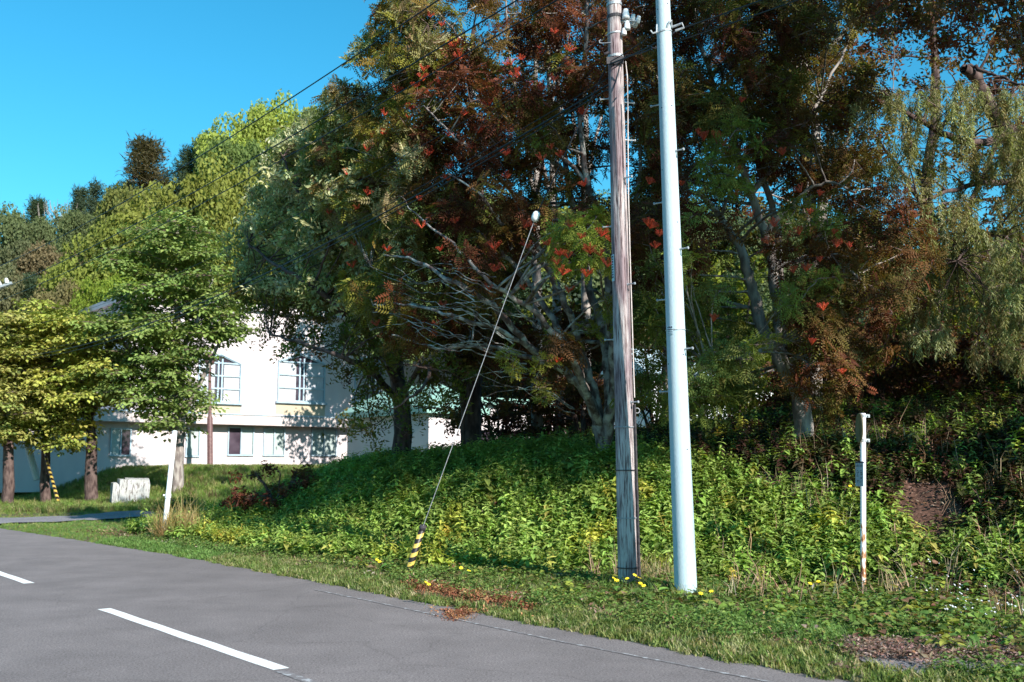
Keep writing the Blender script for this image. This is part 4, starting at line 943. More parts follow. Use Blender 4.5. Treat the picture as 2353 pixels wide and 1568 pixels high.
for (x, y, d) in fill(POLY_E, 200, 17.0, 20.8, 36, 5):
    tx_ = np.interp(y, [440, 540, 600, 670, 760, 840, 960], [1640, 1690, 1712, 1732, 1760, 1802, 1845])
    tx2 = np.interp(y, [320, 445, 540, 590, 720], [1683, 1727, 1756, 1775, 1790])
    if (y > 440 and abs(x-tx_) < 55 or 310 < y < 720 and abs(x-tx2) < 48) and random.random() < .82: continue
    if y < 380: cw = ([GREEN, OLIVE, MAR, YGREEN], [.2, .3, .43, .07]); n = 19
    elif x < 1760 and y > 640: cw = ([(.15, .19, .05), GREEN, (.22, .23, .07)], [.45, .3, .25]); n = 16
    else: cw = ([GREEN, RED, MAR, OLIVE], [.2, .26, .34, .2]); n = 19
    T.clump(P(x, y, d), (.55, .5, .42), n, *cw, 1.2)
for (x, y) in [(1690, 300), (1660, 330), (1700, 350), (1640, 380), (1680, 400), (1630, 420), (1700, 430), (1560, 590), (1590, 620), (1570, 520), (1830, 480), (1850, 490), (1900, 500), (1770, 790), (1880, 640), (1800, 690)]:
    T.clump(P(x, y, 16.6), (.3, .3, .22), 7, [(.17, .21, .045), GREEN], [.6, .4])
T.finish(T_ROWAN, M_LEAF)
T.berries([P(x+rv(-8, 8), y+rv(-8, 8), 16.5) for (x, y) in [(1605, 295), (1640, 310), (1660, 330), (1690, 390), (1700, 440), (1620, 300), (1830, 425), (1890, 440), (1780, 500), (1860, 480), (1840, 520), (1910, 530), (1925, 545), (1850, 605), (1880, 600), (1640, 720), (1765, 545), (1500, 410), (1480, 500), (1505, 510), (1515, 525), (1500, 560), (1560, 410), (1870, 780), (1900, 700), (1960, 560), (1790, 340), (1700, 220), (1560, 880), (1820, 620), (1935, 850), (1720, 480)]])

# ---- pale-leaved broad tree at the left of the rowan, trunk low in the shade
b2 = P(925, 1010, 25); b2.z = Hs(b2.x, b2.y)-.1
T = Tree('broadleaf_tree', b2, 'spreading tree with pale drooping leaves overhanging the white building', 'tree', M_BARKD)
T.limb([b2]+PL((922, 930, 25), (905, 800, 25), (880, 650, 24.5), (840, 500, 24), (800, 380, 23.5), (770, 300, 23)), .26, .04)
T.limb(PL((915, 880, 25), (840, 760, 23.5), (760, 690, 22.5), (690, 640, 22), (620, 600, 21.5), (570, 560, 21.2)), .12, .02)
T.limb(PL((905, 800, 25), (840, 700, 24), (760, 560, 23.5), (690, 450, 23.2), (650, 360, 23)), .10, .02)
T.limb(PL((922, 930, 25), (850, 850, 22.5), (780, 820, 21.5), (700, 790, 21), (620, 770, 20.6)), .10, .02)
T.limb(PL((922, 920, 25), (960, 850, 22), (990, 850, 20.8), (960, 900, 20), (900, 940, 19.8)), .08, .015)
POLY_C = [(660, 320), (735, 300), (800, 260), (860, 400), (900, 560), (900, 700), (830, 720), (740, 700), (640, 700), (560, 640), (545, 560), (590, 480), (620, 420)]
for (x, y, d) in fill(POLY_C, 110, 20.8, 23.8, 32, 8):
    T.clump(P(x, y, dp(x, d)+random.random()*2), (.5, .5, .35), 22, [(.36, .36, .18), (.20, .24, .07), (.52, .50, .32)], [.42, .28, .3], 1.25, .5, upz=-.1)
POLY_C2 = [(570, 640), (700, 690), (800, 690), (900, 740), (980, 820), (1080, 880), (1040, 940), (960, 950), (880, 1000), (790, 1010), (830, 940), (800, 880), (720, 840), (640, 790), (580, 790), (620, 740), (540, 700)]
for (x, y, d) in fill(POLY_C2, 62, 19.6, 22.5, 34, 9):
    T.clump(P(x, y, dp(x, d)+random.random()*1.5), (.5, .45, .35), 10 if y > 780 else 15, [GREEN, (.09, .14, .035), OLIVE, MAR], [.4, .3, .2, .1], 1.0, .4, upz=-.4)
T.finish(T_HANG+T_SPRIG, M_LEAF)
# ---- dark trunk tree standing on the bank crest
b3 = P(1088, 998, 25); b3.z = Hs(b3.x, b3.y)-.1
T = Tree('broadleaf_tree', b3, 'dark trunked tree on the bank crest left of the guy wire', 'tree', M_BARKD)
T.limb([b3]+PL((1090, 900, 25), (1100, 780, 25), (1110, 600, 25), (1100, 420, 25), (1080, 240, 25), (1090, 60, 25)), .24, .05)
T.limb([b3+Vector((-.2, 0, 0))]+PL((1065, 930, 25), (1055, 850, 25), (1040, 740, 25), (1000, 600, 25)), .1, .03)
T.limb(PL((1100, 780, 25), (1180, 600, 24.5), (1240, 420, 24), (1260, 250, 24)), .1, .02)
for (x, y, d) in fill([(930, 100), (1000, -40), (1250, -40), (1300, 300), (1280, 560), (1200, 800), (1180, 930), (1040, 930), (1000, 860), (1040, 700), (960, 480), (900, 300)], 70, 22.5, 26, 45, 12):
    if y < 640 and x > 1040 and random.random() < .6: continue
    T.clump(P(x, y, d), (.65, .6, .45), 16, [OLIVE, MAR, RED, GREEN], [.3, .3, .2, .2], 1.1, .5, upz=0)
T.finish(T_SPRIG, M_LEAF)
# ---- slender tall trees behind, between the rowans
for j, (px, py, tx, ty, d, lab) in enumerate([(1235, 930, 1228, -60, 27, 'slim grey trunked tree nearest the ball insulator, rising behind the rowan'), (1290, 930, 1250, -60, 28.5, 'slim tall tree second from the left behind the rowan stems'), (1345, 930, 1345, -60, 27.5, 'slim tall tree just left of the wooden pole, behind the rowan'),
      (1540, 900, 1500, -60, 27, 'slim tall tree hidden mostly behind the two poles')]):
    bb = P(px, py, d); bb.z = Hs(bb.x, bb.y)-.2; T = Tree('slender_tree', bb, lab, 'tree', M_BARKG)
    T.limb([bb, P(px*.7+tx*.3, 600, d), P(px*.4+tx*.6, 300, d), P(tx, ty, d)], .17, .04)
    T.limb([P(px*.6+tx*.4, 480, d), P(tx-25, 300, d-.5), P(tx-60, 100, d-.8), P(tx-70, -60, d-1)], .07, .02)
    T.limb([P(px*.6+tx*.4, 420, d), P(tx+40, 250, d+.5), P(tx+60, 60, d+.5)], .06, .02)
    for k in range(11):
        x = tx+rv(-110, 110); y = rv(-70, 330); T.clump(P(x, y, d+rv(-1.5, 1.5)), (.8, .8, .5), 13, [OLIVE, GREEN, MAR, RED], [.35, .2, .3, .15], 1.25, .5, upz=.1)
    T.finish(T_SPRIG, M_LEAF)
# ---- tall twin-stem tree right
bb = P(1870, 930, 24); bb.z = Hs(bb.x, bb.y)-.2
T = Tree('tall_tree', bb, 'tall tree with two parallel pale stems rising against the sky right of the poles', 'tree', M_BARKG)
T.limb([bb]+PL((1870, 700, 24), (1860, 440, 24), (1844, 281, 24), (1815, 150, 24), (1800, 60, 24), (1790, -80, 24)), .22, .08)
T.limb(PL((1872, 640, 24), (1890, 430, 23.7), (1868, 258, 23.7), (1842, 130, 23.7), (1830, 40, 23.7), (1826, -90, 23.7)), .15, .07)
T.limb(PL((1868, 258, 23.7), (1900, 120, 23.4), (1990, 30, 23), (2080, -20, 23)), .07, .02); T.limb(PL((1890, 430, 23.7), (1960, 300, 23.4), (2050, 230, 23)), .06, .02)
for (x, y, d) in fill([(1640, -60), (2120, -60), (2120, 60), (2010, 160), (1980, 420), (1900, 560), (1700, 520), (1640, 300)], 48, 22.5, 25.5, 48, 14):
    T.clump(P(x, y, d), (.75, .7, .5), 24, [OLIVE, GREEN, MAR, YGREEN], [.3, .2, .45, .05], 1.25, .5, upz=.1)
T.finish(T_SPRIG, M_LEAF)
# ---- dark tree behind the willow
bb = P(2160, 900, 26); bb.z = Hs(bb.x, bb.y)-.2
T = Tree('tall_tree', bb, 'dark brown green tree filling the gap between the twin stemmed tree and the willow', 'tree', M_BARKD)
T.limb([bb]+PL((2150, 700, 26), (2130, 450, 26), (2150, 220, 26), (2140, 20, 26), (2130, -80, 26)), .22, .07)
T.limb(PL((2150, 700, 26), (2220, 500, 25.6), (2290, 330, 25.4), (2340, 150, 25)), .12, .03); T.limb(PL((2135, 500, 26), (2060, 380, 25.7), (2000, 300, 25.4)), .08, .02); T.limb(PL((2140, 330, 26), (2230, 200, 25.6), (2300, 60, 25.4)), .08, .02)
for (x, y, d) in fill([(1980, 30), (2120, -60), (2420, -60), (2420, 620), (2250, 700), (2080, 620), (1960, 500)], 74, 24, 27.5, 52, 61):
    if abs(x-2130) < 90 and 200 < y < 330 or random.random() < .08: continue
    T.clump(P(x, y, d), (.85, .8, .5), 19, [OLIVE, MAR, GREEN, RED], [.38, .32, .2, .1], 1.25, .5, upz=.1)
T.finish(T_SPRIG, M_LEAF)
# ---- willow at the right
bb = P(2440, 900, 21); bb.z = Hs(bb.x, bb.y)-.2
T = Tree('willow_tree', bb, 'willow with pale silvery drooping leaves filling the right edge', 'tree', M_BARKD)
T.limb([bb]+PL((2420, 650, 21), (2370, 420, 21), (2320, 310, 20.8), (2284, 264, 20.6), (2249, 190, 20.4), (2214, 158, 20.2)), .30, .10)
T.limb(PL((2320, 310, 20.8), (2220, 330, 20), (2120, 280, 19.6), (2020, 230, 19.2), (1990, 240, 19)), .10, .02)
T.limb(PL((2370, 420, 21), (2270, 420, 20), (2180, 440, 19.5), (2080, 480, 19.3)), .09, .02); T.limb(PL((2420, 650, 21), (2330, 560, 20), (2260, 540, 19.5), (2200, 600, 19.3)), .08, .02)
T.limb(PL((2214, 158, 20.2), (2230, 150, 20.2), (2260, 165, 20), (2300, 180, 19.6), (2360, 200, 19)), .06, .02)
WC = ([(.30, .32, .15), (.18, .20, .07), (.42, .43, .25), (.22, .17, .08)], [.3, .3, .12, .28])
for (x, y, d) in fill([(1975, 240), (2060, 190), (2180, 215), (2360, 180), (2400, 300), (2400, 700), (2340, 760), (2280, 720), (2200, 560), (2080, 500), (2010, 420), (1960, 330)], 66, 18.6, 20.8, 36, 16):
    T.clump(P(x, y-25, d), (.5, .5, .3), (12 if x < 2230 else (9 if y < 330 else 17)), *WC, .8, 0, hang=True)
for (x, y, d) in fill([(1960, 480), (2200, 560), (2340, 760), (2400, 850), (2340, 860), (2200, 800), (2060, 760), (1980, 640)], 30, 19.5, 21, 45, 17): T.clump(P(x, y-25, d), (.5, .5, .3), 14, *WC, .8, 0, hang=True)
T.finish(T_WILLOW, M_LEAF, 'crown')
# ---- big dark tree outside the right edge: boughs top right, unseen crown added for shade
bb = Vector((12.6, 9.6, Hs(12.6, 9.6)-.2))
T = Tree('broadleaf_tree', bb, 'big dark tree, mostly unseen and added for its shade, whose boughs hang into the top right corner', 'tree', M_BARKD)
T.limb([bb, (12.4, 9.6, 6), (12, 9.3, 10), (11.4, 9, 14)], .38, .12)
T.limb([(12.4, 9.6, 7), (11, 11.8, 9.0), (8.8, 14, 9.8), (7, 15.2, 9.7)], .14, .03); T.limb([(12, 9.3, 10), (10.6, 11.6, 11.5), (8.2, 13.6, 12), (6, 15, 12)], .12, .03)
rr = random.Random(5)
for k in range(190):
    while True:
        v = Vector((rr.uniform(-1, 1), rr.uniform(-1, 1), rr.uniform(-1, 1)))
        if v.length < 1: break
    e_ = Vector((10.6, 8.6, 13.8)) + Vector((.545, -.839, 0))*v.x*4.8 + Vector((.839, .545, 0))*v.y*3.1 + Vector((0, 0, v.z*4.2))
    T.clump(e_, (1.0, .9, .6), 17, [OLIVE, GREEN, MAR], [.35, .25, .4], 1.5, .5, branch=(k % 3 == 0), upz=.1)
for k in range(60):
    a = rv(0, 6.28); q = rr.random()**.5; T.clump((15.2+math.cos(a)*2.6*q, 14.6+math.sin(a)*2.6*q, 7.2+rv(-3, 3)*(1-q*.5)), (.9, .9, .5), 16, [OLIVE, GREEN, MAR], [.35, .25, .4], 1.5, .5, branch=(k % 3 == 0), upz=.1)  # second unseen crown, added to shade the right part of the crest
for (x, y, d) in fill([(1960, -80), (2400, -80), (2400, 150), (2280, 110), (2200, 80), (2080, 90), (1990, 40)], 40, 14.5, 17, 40, 19):
    T.clump(P(x, y, d), (.5, .5, .35), 15, [OLIVE, MAR, GREEN, RED], [.3, .35, .2, .15], 1.0, .5, upz=.1)
T.finish(T_SPRIG, M_LEAF)

# ---- mid-distance garden trees on the left
def pad_tree(name, label, base, trunk_pts, r, poly, nclump, d0, d1, cols, wts, seed, npad=16, rad=(1.0, 1.0, .22), scl=1.6, bark=M_BARKD, extra=(), group=None, mind=30, tp=None):
    b = Vector(base); b.z = Hs(b.x, b.y)-.1; T = Tree(name, b, label, 'tree', bark, group)
    T.limb([b]+trunk_pts, r, .05)
    for e in extra: T.limb(e, r*.5, .03)
    for (x, y, d) in fill(poly, nclump, d0, d1, mind, seed): T.clump(P(x, y, d), rad, npad, cols, wts, scl, .25, upz=1.0, twig_r=.012, sub=6)
    T.finish(tp or T_PAD, M_LEAF); return T
pad_tree('maple_tree', 'dense mid green maple with layered crown in front of the white building', P(408, 1102, 43.5), PL((412, 1020, 43.5), (415, 930, 43.5), (410, 800, 43.5), (405, 650, 43.5), (400, 520, 43.5)), .3,
    [(400, 490), (450, 510), (485, 560), (500, 640), (515, 700), (530, 770), (450, 790), (425, 860), (430, 930), (415, 985), (385, 985), (350, 930), (290, 910), (230, 910), (210, 880), (240, 850), (235, 790), (205, 740), (290, 710), (280, 650), (320, 570), (350, 520)], 135, 41.6, 45.4, [(.19, .26, .075), (.26, .32, .09), (.13, .18, .05)], [.5, .3, .2], 31, 24, (1.15, 1.0, .19), 1.5, M_BARKG,
    (PL((415, 960, 43.5), (460, 880, 43.1), (500, 800, 42.9), (530, 740, 42.9)), PL((414, 940, 43.5), (360, 860, 43.3), (300, 800, 43.1), (240, 760, 43.1)), PL((411, 820, 43.5), (460, 720, 43.5), (490, 640, 43.5)), PL((415, 950, 43.5), (350, 915, 42.5), (280, 900, 42.0), (215, 905, 41.8))))
YG = [(.33, .34, .07), (.22, .27, .06), (.44, .40, .10)]
pad_tree('maple_tree', 'yellow green maple with the thickest leaning trunk left of the white block', P(213, 1080, 44), PL((210, 1020, 44), (205, 950, 44), (200, 860, 44), (190, 780, 44)), .32, [(90, 715), (200, 725), (240, 760), (230, 820), (260, 880), (240, 930), (180, 950), (100, 930), (60, 820), (70, 750)], 80, 42, 45.5, YG, [.5, .3, .2], 33, 17, (1.05, 1.0, .2), 1.5,
    extra=(PL((206, 960, 44), (235, 900, 43.6), (260, 860, 43.5)), PL((206, 970, 44), (170, 900, 44), (130, 850, 44))))
pad_tree('maple_tree', 'yellow green maple behind the distant striped guard, its crown hanging low', P(108, 1082, 45), PL((105, 1020, 45), (100, 940, 45), (90, 850, 45), (90, 780, 45)), .25, [(20, 720), (110, 700), (140, 760), (160, 880), (190, 960), (170, 1020), (110, 1030), (60, 990), (10, 960), (-20, 850)], 90, 43, 46, YG, [.4, .4, .2], 34, 17, (1.05, 1.0, .2), 1.5)
pad_tree('maple_tree', 'yellow green tree cut by the left edge of the picture', P(22, 1090, 43), PL((20, 1030, 43), (5, 960, 43), (-5, 880, 43), (-10, 800, 43)), .28, [(-90, 700), (30, 720), (60, 790), (60, 900), (50, 1010), (0, 1010), (-90, 1000)], 80, 41.5, 44.5, [(.32, .31, .09), (.23, .26, .07), (.42, .38, .12)], [.4, .4, .2], 35, 17, (1.05, 1.0, .2), 1.5)
# shrubs near the building foot and behind the bank
def shrub(name, label, px, py, d, h, wd, cols, wts, n=26, tp=None, scl=1.0, group=None, cat='shrub'):
    b = P(px, py, d); b.z = Hs(b.x, b.y)-.1; T = Tree(name, b, label, cat, M_BARKD, group)
    for k in range(5): a = rv(0, 6.28); T.limb([b, b+Vector((math.cos(a)*wd*.3, math.sin(a)*wd*.3, h*.5)), b+Vector((math.cos(a)*wd*.6, math.sin(a)*wd*.6, h*.8))], .03+.008*h, .008, 5)
    for k in range(n):
        a = rv(0, 6.28); r = wd*math.sqrt(random.random()); z = h*random.uniform(.12, 1)*(1-.45*(r/wd)**2)
        T.clump(b+Vector((math.cos(a)*r, math.sin(a)*r, z)), (.18*wd+.12,)*2+(.12*h**.5,), 12, cols, wts, scl, .5, upz=.3)
    T.finish(tp or T_SPRIG, M_LEAF, 'foliage', 'stems', True); return T
shrub('leafy_shrub', 'small yellow green shrub at the foot of the maple trunk beside the marker post', 425, 1100, 34, .9, .8, [YGREEN, GREEN], [.6, .4], 10)
shrub('leafy_shrub', 'dark twiggy shrub on the left end of the bank in front of the building', 640, 1075, 25, 1.3, 1.1, [MAR, OLIVE, RED], [.5, .3, .2], 20)
shrub('leafy_shrub', 'bright yellow green shrub glowing behind the right end of the bank', 2150, 960, 27, 3.6, 1.8, [(.2, .21, .02), (.14, .17, .02)], [.6, .4], 70, T_PAD, 1.0)
shrub('leafy_shrub', 'yellow green shrub glimpsed between the second rowan and the willow', 2010, 930, 30, 3.4, 1.8, [(.15, .17, .02), (.1, .13, .03)], [.5, .5], 50, T_PAD, 1.1)
shrub('leafy_shrub', 'pale grey green shrub above the shaded bank at the right', 2080, 900, 32, 6.0, 1.8, [(.13, .17, .11), (.1, .13, .06)], [.6, .4], 60, T_PAD, 1.2)
shrub('leafy_shrub', 'bright lime shrub seen through the fork of the second rowan', 1690, 900, 34, 8.0, 2.2, [(.2, .22, .02), (.12, .15, .03)], [.5, .5], 70, T_PAD, 1.3)

for (px, py, d, h, wd, lb) in ((1150, 1000, 27.5, 3.2, 1.6, 'added dark reddish shrub right of the dark trunked tree on the crest'), (1260, 1000, 29, 4.2, 1.8, 'added dark reddish shrub behind the foot of the slim grey trunked tree'), (1340, 1000, 27, 3.0, 1.5, 'added dark shrub deepening the shade behind the rowan stems'), (1500, 960, 28, 3.6, 1.8, 'added dark shrub filling the gap between the two utility poles'),
    (1900, 950, 27, 3.6, 1.9, 'added dark reddish shrub behind the foot of the second rowan'), (2010, 900, 25, 2.6, 1.7, 'added low dark shrub on the shaded crest above the bus stop sign'), (2200, 880, 24, 2.0, 1.6, 'added low dark shrub on the shaded crest near the willow'), (2330, 860, 23, 2.2, 1.6, 'added low dark shrub on the shaded crest at the right edge')):
    shrub('added_dark_shrub', lb, px, py, d, h, wd, [MAR, OLIVE, RED, (.06, .05, .02)], [.4, .25, .15, .2], 44, T_SPRIG, 1.2)  # shrubs added as a dark backdrop, deep shade put into their leaf colours
# ---- woodland on the hill: individuals on the skyline and the visible slope
def proto(kind, seed):
    random.seed(seed); pos = []; dr = []; sc_ = []; cl = []
    mb = MB()
    if kind == 'broad':
        mb.tube([(0, 0, -1), (0.1, 0, 3), (0, .1, 6.5)], [.28, .22, .08], 7)
        for k in range(44):
            a = rv(0, 6.28); el = math.asin(rv(-.75, 1)); R_ = rv(.55, 1)*1.0; c = Vector((math.cos(a)*math.cos(el)*3.6*R_, math.sin(a)*math.cos(el)*3.6*R_, 6.4+math.sin(el)*3.5*R_))
            mb.tube([(0, 0, 3.5+rv(0, 2)), tuple(c)], [.06, .02], 3, False); r = rv(.8, 1.3); tint = rv(.85, 1.15)
            for i in range(22):
                v = Vector(rng.normal(size=3)); v.normalize(); v.z *= .75; q = c+v*r*rv(.75, 1.05); pos.append(tuple(q)); dr.append((v.x, v.y, v.z+.5)); sc_.append(rv(.75, 1.15)); cl.append((tint,)*3)
        tp = T_FAR
    else:
        H_ = 11
        mb.tube([(0, 0, -1), (0, 0, 6), (0, 0, H_)], [.26, .18, .04], 7)
        for k in range(70):
            u = random.random()**.8; z = 1.8+u*(H_-1.9); r = (1-u)**.75*rv(.4, 1)*(3.3 if kind == 'pine' else 2.5)+.1; a = rv(0, 6.28); c = Vector((math.cos(a)*r, math.sin(a)*r, z+(r*.12 if kind == 'pine' else -r*.15)))
            mb.tube([(0, 0, z-.2), tuple(c)], [.05, .015], 3, False); tint = rv(.8, 1.2)
            for i in range(13):
                w_ = rv(.25, 1.1); q = Vector((math.cos(a)*r*w_, math.sin(a)*r*w_, c.z))+Vector((rv(-.6, .6), rv(-.6, .6), rv(-.25, .35))); pos.append(tuple(q)); dr.append((rv(-.4, .4), rv(-.4, .4), 1)); sc_.append(rv(.7, 1.1)); cl.append((tint,)*3)
        tp = T_NEEDLE
    tm = mb.mesh('trunk', True); tm.materials.append(M_BARKD if kind != 'bare' else M_BARKG)
    V, F, C = stamp(tp, np.array(pos), frames(np.array(dr, float)), np.array(sc_), np.array(cl)*.999/1.3)
    cm = np_mesh('crown', V, [F], C); cm.materials.append(M_LEAF); return tm, cm
PR = {'broad': [proto('broad', 1), proto('broad', 2), proto('broad', 3)], 'pine': [proto('pine', 4), proto('pine', 5)], 'fir': [proto('fir', 6), proto('fir', 7)]}
HN = {'broad': ('hillside_tree', 10.0), 'pine': ('pine_tree', 11.0), 'fir': ('fir_tree', 11.0)}
def hill_tree(kind, px, ptop, d, wpx, col, label, name=None, group=None, sink=None):
    tm, cm = random.choice(PR[kind]); top = P(px, ptop, d); g = Hs(top.x, d); nm, Hn = HN[kind]; h = max(top.z-g, 4)
    o = empty(name or nm, (top.x, d, g), label, 'tree', group); hw = (wpx/2353*d*1.01)/(8.4 if kind == 'broad' else 6.6 if kind == 'pine' else 5.0)
    o.rotation_euler.z = rv(-3, 3); hz = h/Hn
    if hz > hw*1.7: hw = hz/1.7
    o.scale = (hw, hw, hz)
    for me, n_ in ((tm, 'trunk'), (cm, 'crown')):
        c = link(n_, me, None, o); c.color = (*[v*1.75 for v in col], 1) if n_ == 'crown' else (1, 1, 1, 1)
GG = (.085, .105, .045); DG = (.05, .075, .04); BG = (.055, .08, .05); BR = (.105, .09, .05); OY = (.14, .15, .03); LY = (.21, .25, .05); LG = (.10, .14, .05); RB = (.12, .095, .05)
HT = [('broad', 15, 490, 105, 110, GG, 'grey green tree on the skyline at the left edge'), ('pine', 88, 462, 105, 100, DG, 'dark green conifer on the low left skyline'),
 ('fir', 185, 440, 104, 70, BG, 'blue green fir, leftmost of the skyline fir row'), ('pine', 222, 420, 106, 80, BG, 'tallest blue green pine of the left skyline row'), ('fir', 262, 436, 104, 70, BG, 'slim blue green fir right of the tallest left pine'), ('fir', 292, 425, 108, 60, DG, 'small dark fir in the dip left of the brown conifer'),
 ('pine', 335, 325, 102, 230, BR, 'tall brownish conifer standing clear above the skyline'), ('pine', 385, 400, 104, 80, BG, 'blue green conifer at the right flank of the brown conifer'), ('pine', 432, 338, 104, 150, DG, 'dark green pine, left of the twin skyline pines'), ('fir', 468, 342, 106, 70, DG, 'narrow dark fir, right of the twin skyline pines'),
 ('broad', 505, 322, 104, 80, LG, 'small light green tree in the skyline gap beside the bright crown'), ('broad', 565, 262, 98, 150, LY, 'bright yellow green tree, left half of the big sunlit skyline crown'), ('broad', 635, 238, 100, 170, LY, 'highest bright yellow green tree on the skyline'), ('broad', 692, 262, 101, 110, LY, 'lower bright yellow green tree right of the highest skyline tree'),
 ('broad', 745, 262, 96, 110, GG, 'grey green tree half behind the pale drooping tree'), ('broad', 800, 215, 100, 130, GG, 'grey green tree on the ridge behind the rowan edge'),
 ('broad', 560, 330, 84, 150, (.10, .14, .04), 'mid green tree under the bright skyline crowns'), ('broad', 680, 325, 84, 160, (.08, .12, .04), 'dull green rounded tree right below the bright skyline crowns'), ('fir', 605, 400, 76, 120, (.07, .11, .065), 'blue grey green fir beside the pale drooping tree'),
 ('broad', 515, 395, 72, 190, OY, 'wide olive yellow tree behind the right side of the maple'), ('broad', 410, 420, 72, 170, OY, 'olive yellow tree rising just above the maple top'), ('broad', 330, 432, 78, 120, (.12, .13, .035), 'olive tree below the brown conifer'),
 ('broad', 260, 525, 70, 130, (.13, .15, .03), 'yellow green tree at the upper left of the maple'), ('broad', 255, 640, 62, 110, (.12, .16, .02), 'lime tinted tree squeezed between maple and hillside'), ('broad', 60, 500, 92, 150, GG, 'rounded grey green tree high on the left slope'), ('broad', 150, 495, 94, 130, (.09, .105, .045), 'grey green tree below the skyline gap'),
 ('broad', 215, 490, 88, 120, (.08, .1, .04), 'dull green tree below the blue green skyline pines'), ('broad', 20, 560, 80, 150, (.085, .095, .045), 'olive grey tree low on the left slope at the edge'), ('broad', 120, 570, 80, 150, RB, 'brownish tree in the middle of the left slope'), ('broad', 195, 590, 74, 120, RB, 'brown tinged tree left of the yellow green ones'),
 ('fir', 70, 640, 72, 90, DG, 'dark fir above the yellow maples'), ('broad', 5, 640, 70, 110, (.09, .09, .045), 'dull olive tree just above the leftmost maple'), ('broad', 160, 660, 66, 120, (.11, .095, .04), 'rust olive tree just above the yellow maples')]
for a in HT: hill_tree(*a)
# bare twiggy snag on the skyline
sn = P(137, 560, 103); sn.z = Hs(sn.x, 103); snag = empty('bare_tree', sn, 'bare whitish twiggy tree against the sky on the left ridge', 'tree'); st = P(133, 470, 103).z-sn.z
mb = MB(); mb.tube([(0, 0, 0), (.2, 0, st*.5), (0, 0, st)], [.22, .14, .03], 6)
for k in range(26): z = st*rv(.35, .9); a = rv(0, 6.28); L_ = (st-z)*.5+.6; mb.tube([(0, 0, z), (math.cos(a)*L_*.7, math.sin(a)*L_*.7, z+L_*.9), (math.cos(a)*L_*.8, math.sin(a)*L_*.8, z+L_*1.5)], [.06, .04, .012], 4, False)
mb.build('trunk', M_BARKG, snag)
# far-off wood behind everything: one mass
pos = []; col = []; r = random.Random(9)
def wood_top(px): return np.interp(px, [-300, 0, 200, 350, 500, 640, 800, 950, 1150, 1350, 1600, 1900, 2100, 2500, 2900], [560, 560, 540, 500, 440, 360, 300, 380, 440, 430, 430, 470, 540, 480, 480])
wp_, wd_, ws_, wc_ = [], [], [], []
for k in range(330):
    px = r.uniform(-350, 2800); d = r.uniform(66, 118) if px < 900 else r.uniform(52, 110); pt_ = wood_top(px)+abs(r.gauss(0, 30)); g = Hs(float(P(px, 600, d).x), d); c0 = P(px, pt_, d); top = min(c0.z, g+r.uniform(9, 13)) if px < 850 else max(min(c0.z, g+18), g+5)
    base = [GG, DG, BG, OY, LG, (.09, .12, .04), (.15, .16, .03)][r.randrange(7)]
    for j in range(16):
        a = r.uniform(0, 6.28); u = r.random(); rad = 3.2*math.sqrt(r.random()); q = Vector((c0.x+math.cos(a)*rad, d+math.sin(a)*rad, top-1.2-u*min(8, top-g)*.9+(-rad*.3)))
        tt = r.uniform(.8, 1.2)
        for i in range(16):
            v = Vector((r.gauss(0, 1), r.gauss(0, 1), r.gauss(0, 1))); v.normalize(); wp_.append(tuple(q+v*1.1)); wd_.append((v.x, v.y, v.z+.5)); ws_.append(r.uniform(.8, 1.3)); wc_.append(tuple(x*tt*1.3 for x in base))
o = foliage('woodland', T_FAR, np.array(wp_), frames(np.array(wd_)), np.array(ws_), np.array(wc_), M_LEAF); tag(o, 'far green and yellow woodland covering the hill behind the trees', 'woodland', None, 'stuff')

# ================================================================== GROUND COVER
def scatter(n, t0, t1, s0, s1):
    t = rng.uniform(t0, t1, n); sp = rng.uniform(s0, s1, n); s = sp + s_edge(t); x = D2.x*t+N2.x*s; y = D2.y*t+N2.y*s; return t, sp, x, y
def inview(x, y, z, m=60):
    cy = y*cT+(z-CAM_H)*sT; cz = -y*sT+(z-CAM_H)*cT; px = 1176.5+2353*x/np.maximum(cy, .1); py = 784-2353*cz/np.maximum(cy, .1)
    return (cy > 1) & (px > -m) & (px < 2353+m) & (py < 1568+m*2)
def up_frames(n, tilt=.15):
    z = np.stack([rng.normal(0, tilt, n), rng.normal(0, tilt, n), np.ones(n)], 1); return frames(z)
def near_drive(x, y): return seg_dist(x, y, DRIVE) < 1.85
HG = [(.22, .315, .065), (.29, .39, .095), (.15, .21, .045), (.34, .33, .08)]; HGW = [.45, .3, .2, .05]
random.seed(3)
TH = variants(t_herb, 6, .40, 7, .15, .095)+variants(t_herb, 2, .52, 8, .13, .07)+variants(t_herb, 4, .32, 6, .17, .12)+variants(t_herb, 1, .55, 9, .09, .035) ; TH2 = variants(t_herb, 4, .34, 6, .10, .045); TB = variants(t_broadweed, 6); TG = variants(t_grass, 5); TGL = variants(t_grass, 5, 16, .42, .12, .006, .6); TGS = variants(t_grass, 5, 16, .11, .06, .007, .7); TL = variants(t_litter, 5); TLB = variants(t_litter, 4, 10, .16, .12)
TBS = variants(t_broadweed, 5, 10, .075, .055)
